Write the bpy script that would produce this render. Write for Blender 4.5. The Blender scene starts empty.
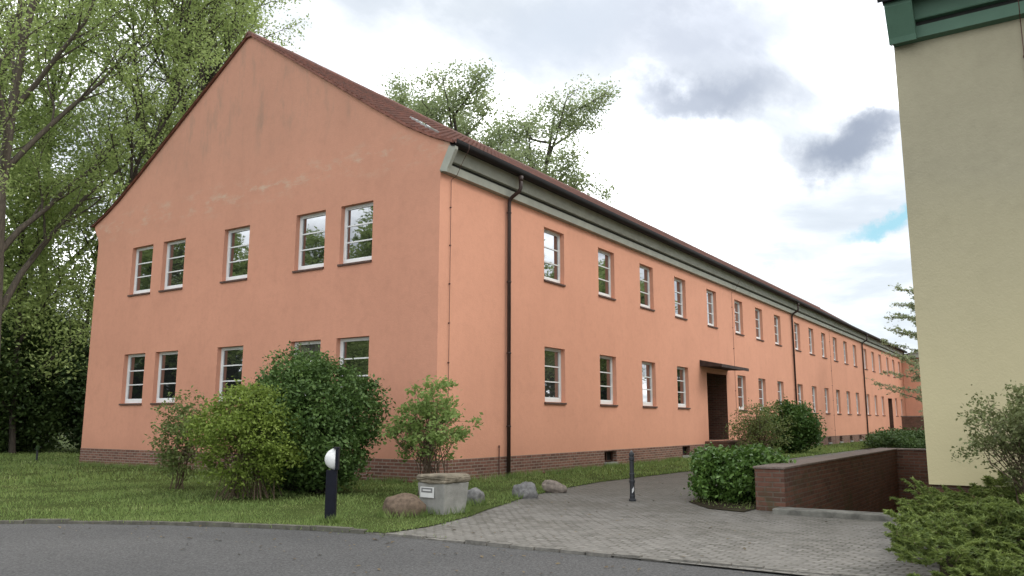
import bpy, math, random
import numpy as np
from mathutils import Vector, Matrix

random.seed(7)
SC = bpy.context.scene
COL = SC.collection
PI = math.pi

# ------------------------------------------------------------------ helpers
class MB:
    """collects quads / polygons, builds ONE mesh object with metre UVs"""
    def __init__(s):
        s.v = []; s.f = []
    def vert(s, p):
        s.v.append(tuple(p)); return len(s.v) - 1
    def poly(s, pts):
        n = len(s.v); s.v += [tuple(p) for p in pts]; s.f.append(list(range(n, n + len(pts))))
    def box(s, x0, x1, y0, y1, z0, z1):
        n = len(s.v)
        s.v += [(x0,y0,z0),(x1,y0,z0),(x1,y1,z0),(x0,y1,z0),(x0,y0,z1),(x1,y0,z1),(x1,y1,z1),(x0,y1,z1)]
        s.f += [[n+i for i in q] for q in ([0,3,2,1],[4,5,6,7],[0,1,5,4],[1,2,6,5],[2,3,7,6],[3,0,4,7])]
    def prism(s, prof, a, b, axis='x'):
        """extrude a closed 2-D profile [(p,q)] from a to b along axis"""
        n = len(s.v); k = len(prof)
        for t in (a, b):
            for p, q in prof:
                s.v.append((t, p, q) if axis == 'x' else (p, t, q) if axis == 'y' else (p, q, t))
        for i in range(k):
            j = (i + 1) % k
            s.f.append([n+i, n+j, n+k+j, n+k+i])
        s.f.append([n+i for i in range(k)][::-1]); s.f.append([n+k+i for i in range(k)])
    def tube(s, pts, rad, sides=8, cap=True):
        n0 = len(s.v); P = [Vector(p) for p in pts]
        R_ = rad if isinstance(rad, (list, tuple)) else [rad] * len(P)
        for i, p in enumerate(P):
            d = (P[min(i+1, len(P)-1)] - P[max(i-1, 0)]).normalized()
            a = d.orthogonal().normalized() if i == 0 else (a - d * a.dot(d)).normalized()
            b = d.cross(a)
            for k in range(sides):
                t = 2*PI*k/sides
                s.v.append(tuple(p + (a*math.cos(t) + b*math.sin(t)) * R_[i]))
        for i in range(len(P)-1):
            for k in range(sides):
                k2 = (k+1) % sides
                s.f.append([n0+i*sides+k, n0+i*sides+k2, n0+(i+1)*sides+k2, n0+(i+1)*sides+k])
        if cap:
            s.f.append([n0+k for k in range(sides)][::-1])
            s.f.append([n0+(len(P)-1)*sides+k for k in range(sides)])
    def lathe(s, prof, cx=0, cy=0, sides=20):
        n0 = len(s.v)
        for r, z in prof:
            for k in range(sides):
                t = 2*PI*k/sides; s.v.append((cx+r*math.cos(t), cy+r*math.sin(t), z))
        for i in range(len(prof)-1):
            for k in range(sides):
                k2 = (k+1) % sides
                s.f.append([n0+i*sides+k, n0+i*sides+k2, n0+(i+1)*sides+k2, n0+(i+1)*sides+k])
        s.f.append([n0+k for k in range(sides)][::-1]); s.f.append([n0+(len(prof)-1)*sides+k for k in range(sides)])
    def build(s, name, mat, parent=None, smooth=False, bevel=0):
        me = bpy.data.meshes.new(name)
        me.from_pydata(s.v, [], s.f); me.validate(); me.update()
        uvbox(me)
        if smooth:
            me.polygons.foreach_set('use_smooth', [True]*len(me.polygons))
        me.materials.append(mat)
        o = bpy.data.objects.new(name, me); COL.objects.link(o)
        if parent: o.parent = parent
        if bevel:
            m = o.modifiers.new('b', 'BEVEL'); m.width = bevel; m.segments = 2; m.limit_method = 'ANGLE'
        return o

def uvbox(me):
    uv = me.uv_layers.new(name='UVMap')
    nv = len(me.vertices); co = np.empty(nv*3); me.vertices.foreach_get('co', co); co = co.reshape(-1, 3)
    nl = len(me.loops); li = np.empty(nl, int); me.loops.foreach_get('vertex_index', li)
    npol = len(me.polygons); nor = np.empty(npol*3); me.polygons.foreach_get('normal', nor); nor = np.abs(nor.reshape(-1, 3))
    lt = np.empty(npol, int); me.polygons.foreach_get('loop_total', lt)
    ax = np.repeat(np.argmax(nor + np.array([0, 1e-4, 2e-4]), axis=1), lt)
    p = co[li]; out = np.empty((nl, 2))
    out[:, 0] = np.where(ax == 0, p[:, 1], p[:, 0]); out[:, 1] = np.where(ax == 2, p[:, 1], p[:, 2])
    uv.data.foreach_set('uv', out.ravel())

def np_mesh(name, V, F, mat, parent=None, smooth=False, nv=4):
    """V (n,3), F (m,nv) arrays -> object, fast"""
    me = bpy.data.meshes.new(name)
    me.vertices.add(len(V)); me.vertices.foreach_set('co', np.ascontiguousarray(V, dtype=np.float32).ravel())
    m = len(F)
    me.loops.add(m*nv); me.loops.foreach_set('vertex_index', np.ascontiguousarray(F, dtype=np.int32).ravel())
    me.polygons.add(m); me.polygons.foreach_set('loop_start', np.arange(0, m*nv, nv, dtype=np.int32))
    if smooth: me.polygons.foreach_set('use_smooth', np.ones(m, bool))
    me.update(calc_edges=True); me.validate()
    mats = mat if isinstance(mat, (list, tuple)) else [mat]
    for q in mats: me.materials.append(q)
    o = bpy.data.objects.new(name, me); COL.objects.link(o)
    if parent: o.parent = parent
    return o

def thing(name, label, cat, loc=(0, 0, 0), rz=0, group=None):
    o = bpy.data.objects.new(name, None); COL.objects.link(o)
    o.location = loc; o.rotation_euler = (0, 0, rz); o.empty_display_size = .2
    return tag(o, label, cat, group)
def tag(o, label, cat, group=None):
    o['label'] = label; o['category'] = cat
    if group: o['group'] = group
    return o
def struct(o):
    o['kind'] = 'structure'; return o
def copy_tree(o, parent=None):
    c = o.copy(); COL.objects.link(c)
    if parent: c.parent = parent
    for ch in list(o.children): copy_tree(ch, c)
    return c

# ------------------------------------------------------------------ materials
def newmat(name):
    m = bpy.data.materials.new(name); m.use_nodes = True
    nt = m.node_tree; b = nt.nodes['Principled BSDF']
    return m, nt, b
def N(nt, t, **kw):
    n = nt.nodes.new(t)
    for k, v in kw.items():
        if k in n.inputs: n.inputs[k].default_value = v
        else: setattr(n, k, v)
    return n
def L(nt, a, b): nt.links.new(a, b)
def noise(nt, scale, detail=4, rough=.55, vec=None, dist=0):
    n = N(nt, 'ShaderNodeTexNoise'); n.inputs['Scale'].default_value = scale
    n.inputs['Detail'].default_value = detail; n.inputs['Roughness'].default_value = rough
    n.inputs['Distortion'].default_value = dist
    if vec is not None: L(nt, vec, n.inputs['Vector'])
    return n.outputs['Fac']
def ramp(nt, fac, stops, interp='LINEAR'):
    r = N(nt, 'ShaderNodeValToRGB'); r.color_ramp.interpolation = interp
    e = r.color_ramp.elements
    while len(e) < len(stops): e.new(.5)
    for i, (p, c) in enumerate(stops):
        e[i].position = p; e[i].color = c if len(c) == 4 else (*c, 1)
    L(nt, fac, r.inputs['Fac']); return r.outputs['Color']
def g(v): return (v, v, v, 1)
def mix(nt, fac, a, b, mode='MIX'):
    m = N(nt, 'ShaderNodeMix', data_type='RGBA', blend_type=mode)
    for s, x in ((m.inputs['Factor'], fac), (m.inputs['A'], a), (m.inputs['B'], b)):
        if isinstance(x, (int, float)): s.default_value = x
        elif isinstance(x, (tuple, list)): s.default_value = x if len(x) == 4 else (*x, 1)
        else: L(nt, x, s)
    return m.outputs['Result']
def math_(nt, op, a, b=None, c=None):
    m = N(nt, 'ShaderNodeMath', operation=op)
    for i, x in enumerate((a, b, c)):
        if x is None: continue
        if isinstance(x, (int, float)): m.inputs[i].default_value = x
        else: L(nt, x, m.inputs[i])
    return m.outputs[0]
def bump(nt, b, h, dist=.01, strength=1.):
    n = N(nt, 'ShaderNodeBump'); n.inputs['Distance'].default_value = dist; n.inputs['Strength'].default_value = strength
    L(nt, h, n.inputs['Height']); L(nt, n.outputs['Normal'], b.inputs['Normal'])
def objco(nt): return N(nt, 'ShaderNodeTexCoord').outputs['Object']
def uvco(nt): return N(nt, 'ShaderNodeTexCoord').outputs['UV']
def mapping(nt, vec, scale=(1,1,1), rot=(0,0,0), loc=(0,0,0)):
    m = N(nt, 'ShaderNodeMapping'); L(nt, vec, m.inputs['Vector'])
    m.inputs['Scale'].default_value = scale; m.inputs['Rotation'].default_value = rot; m.inputs['Location'].default_value = loc
    return m.outputs['Vector']

def mat_simple(name, col, rough=.6, var=.12, scale=6, bumpd=.002, spec=.3, metal=0):
    m, nt, b = newmat(name); oc = objco(nt)
    f = noise(nt, scale, 5, .6, oc)
    lo = tuple(c*(1-var) for c in col); hi = tuple(min(1, c*(1+var)) for c in col)
    L(nt, ramp(nt, f, [(.3, lo), (.7, hi)]), b.inputs['Base Color'])
    b.inputs['Roughness'].default_value = rough; b.inputs['Specular IOR Level'].default_value = spec
    b.inputs['Metallic'].default_value = metal
    if bumpd: bump(nt, b, noise(nt, scale*12, 3, .6, oc), bumpd)
    return m

def mat_plaster(name, col, stain=(.27, .2, .15), pale=(.56, .44, .33), gable=False, amt=1., lit_low_col=None):
    m, nt, b = newmat(name); oc = objco(nt)
    fleck = noise(nt, 7.5, 5, .7, oc); big = noise(nt, .35, 6, .6, oc, .6); mid = noise(nt, 2.3, 6, .65, oc); fine = noise(nt, 26, 4, .6, oc)
    c = mix(nt, ramp(nt, big, [(.3, g(0)), (.72, g(1))]), tuple(x*(1-.07*amt) for x in col), tuple(x*(1+.05*amt) for x in col))
    c = mix(nt, math_(nt, 'MULTIPLY', ramp(nt, mid, [(.5, g(0)), (.85, g(1))]), .36*amt), c, tuple(x*.66 for x in col))
    c = mix(nt, math_(nt, 'MULTIPLY', ramp(nt, fleck, [(.48, g(0)), (.75, g(1))]), .25*amt), c, tuple(x*.74 for x in col))
    c = mix(nt, math_(nt, 'MULTIPLY', ramp(nt, fleck, [(.25, g(1)), (.44, g(0))]), .22*amt), c, tuple(min(.85, x*1.15) for x in col))
    # vertical run-off streaks
    st = noise(nt, 1.0, 5, .65, mapping(nt, oc, (1.3, 1.3, .22)))
    c = mix(nt, math_(nt, 'MULTIPLY', ramp(nt, st, [(.52, g(0)), (.8, g(1))]), .20*amt), c, tuple(x*.66 for x in col))
    # damp darker band close to the plinth and a little splash
    sx = N(nt, 'ShaderNodeSeparateXYZ'); L(nt, oc, sx.inputs[0])
    zz = sx.outputs['Z']
    low = math_(nt, 'MULTIPLY', ramp(nt, math_(nt, 'ADD', math_(nt, 'MULTIPLY', zz, .55), math_(nt, 'MULTIPLY', mid, .5)), [(.35, g(1)), (.85, g(0))]), .42*amt)
    c = mix(nt, low, c, tuple(x*.74 for x in col))
    if lit_low_col:  # brighter foot of the wall: light gradient painted into the plaster colour
        c = mix(nt, ramp(nt, math_(nt, 'ADD', math_(nt, 'MULTIPLY', zz, .16), math_(nt, 'MULTIPLY', big, .3)), [(.2, g(1)), (1., g(0))]), c, lit_low_col)
    if gable:
        yy = sx.outputs['Y']
        # pale repaired patches / grey weathering along old ceiling level
        band = math_(nt, 'SUBTRACT', 1.0, math_(nt, 'MINIMUM', 1.0, math_(nt, 'MULTIPLY', math_(nt, 'ABSOLUTE', math_(nt, 'SUBTRACT', zz, math_(nt, 'ADD', 8.2, math_(nt, 'MULTIPLY', yy, -.02)))), 1.6)))
        pn = noise(nt, 1.5, 7, .72, mapping(nt, oc, (1, .8, 2.2)))
        pf = math_(nt, 'MULTIPLY', band, ramp(nt, pn, [(.515, g(0)), (.65, g(1))]))
        c = mix(nt, math_(nt, 'MULTIPLY', pf, .72), c, pale)
        # dark streaks beneath the apex
        sn = noise(nt, 1.4, 5, .7, mapping(nt, oc, (1, 1.5, .45)))
        top = ramp(nt, math_(nt, 'MULTIPLY', zz, .1), [(.88, g(0)), (1.15 if False else 1.0, g(1))])
        c = mix(nt, math_(nt, 'MULTIPLY', math_(nt, 'MULTIPLY', top, ramp(nt, sn, [(.5, g(0)), (.72, g(1))])), .58), c, stain)
        # whole wall mixed darker and browner towards the top
        c = mix(nt, math_(nt, 'MULTIPLY', ramp(nt, math_(nt, 'MULTIPLY', zz, .1), [(.55, g(0)), (1, g(1))]), .26), c, stain)
    L(nt, c, b.inputs['Base Color'])
    b.inputs['Roughness'].default_value = .95; b.inputs['Specular IOR Level'].default_value = .08
    h = math_(nt, 'ADD', math_(nt, 'MULTIPLY', fine, .5), math_(nt, 'MULTIPLY', mid, .9))
    bump(nt, b, h, .012, .8)
    return m

def mat_brick(name, c1, c2, mortar, bw=.25, rh=.077, ms=.012, rot=0, bumpd=.006, moss=0, dark=.3):
    m, nt, b = newmat(name); uv = uvco(nt)
    if rot: uv = mapping(nt, uv, rot=(0, 0, rot))
    oc = objco(nt)
    wob = N(nt, 'ShaderNodeTexNoise'); wob.inputs['Scale'].default_value = 3; L(nt, uv, wob.inputs['Vector'])
    va = N(nt, 'ShaderNodeVectorMath', operation='SCALE'); va.inputs['Scale'].default_value = .012
    L(nt, wob.outputs['Color'], va.inputs[0])
    vb = N(nt, 'ShaderNodeVectorMath', operation='ADD'); L(nt, uv, vb.inputs[0]); L(nt, va.outputs[0], vb.inputs[1])
    t = N(nt, 'ShaderNodeTexBrick'); L(nt, vb.outputs[0], t.inputs['Vector'])
    t.inputs['Scale'].default_value = 1; t.inputs['Brick Width'].default_value = bw; t.inputs['Row Height'].default_value = rh
    t.inputs['Mortar Size'].default_value = ms; t.inputs['Mortar Smooth'].default_value = .25; t.inputs['Bias'].default_value = -.1
    t.inputs['Color1'].default_value = (*c1, 1); t.inputs['Color2'].default_value = (*c2, 1); t.inputs['Mortar'].default_value = (*mortar, 1)
    big = noise(nt, .8, 6, .65, oc, .5); fine = noise(nt, 14, 4, .6, oc)
    c = mix(nt, math_(nt, 'MULTIPLY', ramp(nt, fine, [(.35, g(0)), (.75, g(1))]), .45), t.outputs['Color'], tuple(x*.55 for x in c1))
    c = mix(nt, math_(nt, 'MULTIPLY', ramp(nt, big, [(.4, g(0)), (.7, g(1))]), dark), c, tuple(x*.5 for x in c1))
    if moss:
        mo = noise(nt, 1.3, 7, .7, oc, .8)
        c = mix(nt, math_(nt, 'MULTIPLY', ramp(nt, mo, [(.52, g(0)), (.68, g(1))]), moss), c, (.055, .065, .03))
    L(nt, c, b.inputs['Base Color'])
    b.inputs['Roughness'].default_value = .9; b.inputs['Specular IOR Level'].default_value = .15
    h = math_(nt, 'SUBTRACT', math_(nt, 'MULTIPLY', fine, .35), t.outputs['Fac'])
    bump(nt, b, h, bumpd)
    return m

def mat_leaf(name, dark, light, yellow=None, trans=.35, clump=1.2, rough=.55):
    m, nt, b = newmat(name); oc = objco(nt)
    ge = N(nt, 'ShaderNodeNewGeometry')
    rnd = ge.outputs['Random Per Island']
    cl = noise(nt, clump, 3, .5, oc)
    f = math_(nt, 'ADD', math_(nt, 'MULTIPLY', rnd, .55), math_(nt, 'MULTIPLY', ramp(nt, cl, [(.3, g(0)), (.7, g(1))]), .45))
    st = [(.1, dark), (.8, light)]
    if yellow: st.append((1., yellow))
    c = ramp(nt, f, st)
    L(nt, c, b.inputs['Base Color']); b.inputs['Roughness'].default_value = rough; b.inputs['Specular IOR Level'].default_value = .25
    tr = N(nt, 'ShaderNodeBsdfTranslucent'); L(nt, mix(nt, .5, c, light), tr.inputs['Color'])
    ms = N(nt, 'ShaderNodeMixShader'); ms.inputs[0].default_value = trans
    L(nt, b.outputs[0], ms.inputs[1]); L(nt, tr.outputs[0], ms.inputs[2])
    L(nt, ms.outputs[0], nt.nodes['Material Output'].inputs['Surface'])
    return m

def mat_bark(name, col):
    m, nt, b = newmat(name); oc = objco(nt)
    f = noise(nt, 5, 6, .7, mapping(nt, oc, (3, 3, .6)))
    L(nt, ramp(nt, f, [(.3, tuple(c*.45 for c in col)), (.7, tuple(c*1.3 for c in col))]), b.inputs['Base Color'])
    b.inputs['Roughness'].default_value = .95; bump(nt, b, f, .03)
    return m

def mat_glass():
    m, nt, b = newmat('window_glass'); oc = objco(nt)
    b.inputs['Base Color'].default_value = (.012, .013, .014, 1); b.inputs['Roughness'].default_value = .02
    oi = N(nt, 'ShaderNodeObjectInfo'); L(nt, ramp(nt, oi.outputs['Random'], [(.45, (.012, .013, .014)), (.8, (.05, .05, .048)), (1., (.11, .105, .095))]), b.inputs['Base Color'])
    b.inputs['IOR'].default_value = 1.5; b.inputs['Specular IOR Level'].default_value = .5
    gl = N(nt, 'ShaderNodeBsdfGlossy'); gl.inputs['Roughness'].default_value = .012; gl.inputs['Color'].default_value = (.93, .96, 1, 1)
    fr = N(nt, 'ShaderNodeFresnel'); fr.inputs['IOR'].default_value = 2.3
    ms = N(nt, 'ShaderNodeMixShader'); L(nt, math_(nt, 'MULTIPLY_ADD', fr.outputs[0], 1.1, .10), ms.inputs[0])
    L(nt, b.outputs[0], ms.inputs[1]); L(nt, gl.outputs[0], ms.inputs[2])
    bn = N(nt, 'ShaderNodeBump'); bn.inputs['Distance'].default_value = .0012
    geo = N(nt, 'ShaderNodeNewGeometry')
    L(nt, noise(nt, 1.6, 2, .5, geo.outputs['Position']), bn.inputs['Height']); L(nt, bn.outputs[0], gl.inputs['Normal'])
    L(nt, ms.outputs[0], nt.nodes['Material Output'].inputs['Surface'])
    return m

M = {}
PINK = (.672, .336, .228)
M['pink_gable'] = mat_plaster('pink_plaster_gable', (.60, .294, .200), gable=True)
M['pink'] = mat_plaster('pink_plaster', PINK, amt=.8)
M['yellow'] = mat_plaster('cream_plaster', (.36, .33, .235), amt=1., lit_low_col=(.60, .53, .32))
M['plinth'] = mat_brick('clinker_plinth', (.25, .12, .088), (.105, .056, .045), (.32, .27, .22))
M['brick_dark'] = mat_brick('dark_clinker', (.18, .086, .06), (.08, .046, .036), (.14, .115, .092), moss=.55, dark=.5)
M['threshold'] = mat_simple('weathered_threshold', (.17, .165, .145), .95, .4, 5, .012, .1)
M['grey_wood'] = mat_simple('grey_cornice_paint', (.33, .335, .285), .7, .12, 2.5)
M['groove'] = mat_simple('cornice_groove', (.035, .037, .034), .8)
M['green_wood'] = mat_simple('green_cornice_paint', (.085, .165, .115), .55, .1, 2)
M['gutter'] = mat_simple('gutter_metal', (.013, .012, .012), .65, .2, 3, 0, .2)
M['pipe'] = mat_simple('downpipe_metal', (.04, .024, .02), .5, .25, 3, 0, .4)
M['white'] = mat_simple('white_window_paint', (.72, .73, .72), .4, .05, 4, 0, .4)
M['glass'] = mat_glass()
M['sill'] = mat_simple('clinker_sill', (.10, .055, .042), .7, .3, 8)
M['black'] = mat_simple('dark_void', (.015, .014, .014), .8, .2, 3, 0)
M['door'] = mat_simple('dark_door_wood', (.06, .028, .02), .5, .3, 5)
M['concrete'] = mat_simple('grey_concrete', (.27, .265, .245), .9, .22, 5, .006, .15)
M['canopy'] = mat_simple('canopy_felt', (.055, .04, .035), .85, .35, 5, .01)
M['stone'] = mat_simple('sandstone_slab', (.19, .165, .125), .95, .4, 9, .008, .1)
M['iron'] = mat_simple('black_iron', (.022, .024, .028), .5, .3, 10, .001, .4)
M['navy'] = mat_simple('navy_lamp_paint', (.004, .005, .011), .55, .25, 8, 0, .2)
M['globe'] = mat_simple('opal_glass', (.74, .74, .72), .28, .06, 5, 0, .5)
M['plate'] = mat_simple('plaque_white', (.62, .62, .6), .5, .05, 8, 0)
M['plate_grey'] = mat_simple('plaque_grey', (.17, .17, .17), .5, .1, 8, 0)
M['sticker'] = mat_simple('sticker_white', (.6, .6, .6), .6, .1, 20, 0)
M['skylight'] = mat_simple('skylight_frame', (.36, .36, .35), .4, .1, 5, 0)
M['cable'] = mat_simple('lightning_cable', (.10, .05, .04), .6, .2, 5, 0)
M['litter'] = mat_leaf('dry_litter', (.05, .035, .018), (.16, .12, .06), (.24, .21, .13), .1, 2)
M['bark'] = mat_bark('grey_bark', (.10, .082, .062))
M['bark_dark'] = mat_bark('dark_bark', (.055, .045, .034))
M['twig'] = mat_bark('brown_twig', (.12, .085, .055))

def mat_tiles():
    m, nt, b = newmat('red_roof_tiles'); oc = objco(nt)
    br = N(nt, 'ShaderNodeTexBrick'); L(nt, uvco(nt), br.inputs['Vector'])
    br.inputs['Scale'].default_value = 1; br.inputs['Brick Width'].default_value = .25; br.inputs['Row Height'].default_value = .21
    br.inputs['Mortar Size'].default_value = .004; br.offset = 0
    br.inputs['Color1'].default_value = (.19, .068, .045, 1); br.inputs['Color2'].default_value = (.11, .045, .034, 1); br.inputs['Mortar'].default_value = (.04, .025, .02, 1)
    big = noise(nt, .5, 6, .7, oc)
    c = mix(nt, math_(nt, 'MULTIPLY', ramp(nt, big, [(.4, g(0)), (.75, g(1))]), .45), br.outputs['Color'], (.07, .045, .035))
    L(nt, c, b.inputs['Base Color']); b.inputs['Roughness'].default_value = .75
    bump(nt, b, noise(nt, 30, 3, .6, oc), .004)
    return m
M['tiles'] = mat_tiles()
M['slate'] = mat_simple('dark_slate', (.022, .023, .027), .7, .3, 6, .004)
M['verge'] = mat_simple('verge_tile', (.20, .085, .062), .8, .35, 4, .004)

def mat_asphalt():
    m, nt, b = newmat('worn_asphalt'); oc = objco(nt)
    big = noise(nt, .25, 6, .6, oc, .7); fine = noise(nt, 38, 4, .8, oc); mid = noise(nt, 3, 6, .7, oc)
    c = ramp(nt, big, [(.3, (.088, .087, .086)), (.7, (.122, .12, .117))])
    c = mix(nt, ramp(nt, fine, [(.35, g(0)), (.75, g(1))]), mix(nt, 1, c, g(.42), 'MULTIPLY'), mix(nt, 1, c, g(1.5), 'MULTIPLY'))
    c = mix(nt, math_(nt, 'MULTIPLY', ramp(nt, mid, [(.55, g(0)), (.75, g(1))]), .35), c, (.07, .068, .066))
    # hairline cracks
    w = N(nt, 'ShaderNodeTexVoronoi', feature='DISTANCE_TO_EDGE'); w.inputs['Scale'].default_value = .45
    wv = N(nt, 'ShaderNodeVectorMath', operation='ADD'); L(nt, oc, wv.inputs[0])
    wn = N(nt, 'ShaderNodeTexNoise'); wn.inputs['Scale'].default_value = 1.5; L(nt, oc, wn.inputs['Vector'])
    L(nt, wn.outputs['Color'], wv.inputs[1]); L(nt, wv.outputs[0], w.inputs['Vector'])
    cr = math_(nt, 'MULTIPLY', ramp(nt, w.outputs['Distance'], [(.0, g(1)), (.006, g(0))]), .35)
    c = mix(nt, cr, c, (.05, .05, .05))
    L(nt, c, b.inputs['Base Color']); b.inputs['Roughness'].default_value = .9; b.inputs['Specular IOR Level'].default_value = .2
    bump(nt, b, math_(nt, 'ADD', fine, math_(nt, 'MULTIPLY', mid, .4)), .006)
    return m
M['asphalt'] = mat_asphalt()

def mat_pavers():
    m, nt, b = newmat('grey_setts'); oc = objco(nt)
    wob = N(nt, 'ShaderNodeTexNoise'); wob.inputs['Scale'].default_value = 2.2; wob.inputs['Detail'].default_value = 3; L(nt, oc, wob.inputs['Vector'])
    va = N(nt, 'ShaderNodeVectorMath', operation='SCALE'); va.inputs['Scale'].default_value = .07; L(nt, wob.outputs['Color'], va.inputs[0])
    vb = N(nt, 'ShaderNodeVectorMath', operation='ADD'); L(nt, oc, vb.inputs[0]); L(nt, va.outputs[0], vb.inputs[1])
    uv = mapping(nt, vb.outputs[0], rot=(0, 0, PI/2 + .06))
    t = N(nt, 'ShaderNodeTexBrick'); L(nt, uv, t.inputs['Vector'])
    t.inputs['Scale'].default_value = 1; t.inputs['Brick Width'].default_value = .17; t.inputs['Row Height'].default_value = .09
    t.inputs['Mortar Size'].default_value = .013; t.inputs['Mortar Smooth'].default_value = .3
    t.inputs['Color1'].default_value = (.27, .256, .235, 1); t.inputs['Color2'].default_value = (.15, .143, .13, 1); t.inputs['Mortar'].default_value = (.085, .08, .062, 1)
    worn = noise(nt, 1.7, 5, .65, oc, .5)
    fine = noise(nt, 9, 6, .75, mapping(nt, oc, (2.2, .7, 1))); big = noise(nt, .55, 7, .68, oc, .6)
    c = mix(nt, math_(nt, 'MULTIPLY', ramp(nt, fine, [(.42, g(0)), (.66, g(1))]), .6), mix(nt, math_(nt, 'MULTIPLY', ramp(nt, worn, [(.38, g(0)), (.62, g(1))]), .75), t.outputs['Color'], (.225, .213, .193)), (.085, .08, .07))
    # mossy dirt grows away from the road (x > -2)
    sx = N(nt, 'ShaderNodeSeparateXYZ'); L(nt, oc, sx.inputs[0])
    f = math_(nt, 'ADD', math_(nt, 'MULTIPLY', math_(nt, 'ADD', sx.outputs['X'], 6.), .10), math_(nt, 'MULTIPLY', math_(nt, 'SUBTRACT', big, .5), 2.0))
    f = ramp(nt, f, [(.15, g(0)), (.62, g(1))])
    c = mix(nt, math_(nt, 'MULTIPLY', f, .5), c, (.085, .078, .06))
    L(nt, c, b.inputs['Base Color']); b.inputs['Roughness'].default_value = .92; b.inputs['Specular IOR Level'].default_value = .15
    bump(nt, b, math_(nt, 'SUBTRACT', math_(nt, 'MULTIPLY', fine, .4), t.outputs['Fac']), .012)
    return m
M['pavers'] = mat_pavers()

def mat_soil(name, a, c_, d):
    m, nt, b = newmat(name); oc = objco(nt)
    f = noise(nt, 1.1, 7, .7, oc); h = noise(nt, 18, 4, .7, oc)
    c = ramp(nt, f, [(.3, a), (.55, c_), (.75, d)])
    c = mix(nt, ramp(nt, h, [(.3, g(0)), (.7, g(1))]), mix(nt, 1, c, g(.6), 'MULTIPLY'), c)
    L(nt, c, b.inputs['Base Color']); b.inputs['Roughness'].default_value = 1; b.inputs['Specular IOR Level'].default_value = .05
    bump(nt, b, h, .03)
    return m
M['turf'] = mat_soil('turf_soil', (.05, .07, .02), (.075, .10, .028), (.10, .105, .045))
M['mulch'] = mat_soil('bark_mulch', (.03, .025, .016), (.05, .042, .026), (.06, .065, .028))
M['land'] = mat_soil('meadow_land', (.06, .075, .025), (.08, .10, .035), (.10, .10, .05))

M['grass'] = mat_leaf('grass_blades', (.10, .165, .044), (.245, .32, .10), (.41, .41, .21), .3, .9, .6)
M['leaf_poplar'] = mat_leaf('poplar_leaves', (.20, .27, .085), (.40, .49, .18), (.48, .54, .24), .5, .5)
M['leaf_poplar_far'] = mat_leaf('far_poplar_leaves', (.19, .25, .115), (.35, .41, .21), (.42, .46, .27), .5, .5)
M['leaf_dark'] = mat_leaf('dark_evergreen', (.018, .038, .012), (.058, .096, .03), None, .25, .6)
M['leaf_under'] = mat_leaf('understorey_leaves', (.024, .05, .013), (.08, .125, .036), None, .3, .5)
M['leaf_lilac'] = mat_leaf('deep_green_leaves', (.03, .062, .016), (.11, .185, .048), (.20, .27, .08), .25, 1.6)
M['leaf_yellow'] = mat_leaf('yellow_green_leaves', (.11, .16, .03), (.245, .325, .063), (.36, .42, .12), .42, 1.5)
M['leaf_olive'] = mat_leaf('olive_leaves', (.085, .12, .035), (.20, .25, .085), (.29, .32, .13), .4, 1.5)
M['leaf_light'] = mat_leaf('fresh_green_leaves', (.13, .20, .05), (.28, .38, .12), (.37, .45, .18), .45, 1.5)
M['leaf_glossy'] = mat_leaf('glossy_laurel_leaves', (.04, .09, .018), (.12, .21, .045), (.19, .28, .075), .2, 2, .35)
M['leaf_dense'] = mat_leaf('dense_green_leaves', (.03, .07, .015), (.085, .16, .035), None, .25, 1.5)
M['leaf_hedge'] = mat_leaf('hedge_leaves', (.03, .06, .016), (.085, .14, .04), None, .25, 1.5)
M['leaf_juniper'] = mat_leaf('juniper_sprays', (.05, .085, .02), (.22, .28, .07), (.40, .43, .14), .35, 2.4)
M['leaf_grey'] = mat_leaf('grey_green_leaves', (.09, .11, .045), (.22, .25, .105), (.31, .33, .16), .3, 2)
M['leaf_larch'] = mat_leaf('larch_needles', (.20, .24, .13), (.36, .41, .23), None, .5, 1)

# ------------------------------------------------------------------ camera
cam = bpy.data.cameras.new('camera'); co = bpy.data.objects.new('camera', cam); COL.objects.link(co)
cam.sensor_width = 36; cam.lens = 809.7587/1024*36; cam.clip_end = 2000; cam.clip_start = .1
r_ = Vector((0.5527322433101423, -0.8333574991678849, 0.0015315958952969845))
u_ = Vector((-0.13619059083265736, -0.08851624190603379, 0.9867203240470344))
f_ = Vector((0.8221552105131911, 0.5456007271801251, 0.16242123114460527))
mw = Matrix(((r_.x, u_.x, -f_.x, -14.8257), (r_.y, u_.y, -f_.y, -11.9357), (r_.z, u_.z, -f_.z, 1.4283), (0, 0, 0, 1)))
co.matrix_world = mw
SC.camera = co

# ------------------------------------------------------------------ sky + sun
SUN_EL = math.radians(48); SUN_AZ_VEC = Vector((.30, -.95, 0)).normalized()
w = bpy.data.worlds.new('World'); SC.world = w; w.use_nodes = True
nt = w.node_tree; nt.nodes.clear()
out = N(nt, 'ShaderNodeOutputWorld'); bg = N(nt, 'ShaderNodeBackground')
sky = N(nt, 'ShaderNodeTexSky', sky_type='NISHITA', sun_disc=False)
sky.sun_elevation = SUN_EL; sky.sun_rotation = math.atan2(SUN_AZ_VEC.x, SUN_AZ_VEC.y)
d = N(nt, 'ShaderNodeTexCoord').outputs['Generated']
def vdot(v): 
    n = N(nt, 'ShaderNodeVectorMath', operation='DOT_PRODUCT'); L(nt, d2, n.inputs[0]); n.inputs[1].default_value = v
    return n.outputs['Value']
wn = N(nt, 'ShaderNodeTexNoise'); wn.inputs['Scale'].default_value = 7; wn.inputs['Detail'].default_value = 7; wn.inputs['Roughness'].default_value = .62; L(nt, d, wn.inputs['Vector'])
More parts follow.
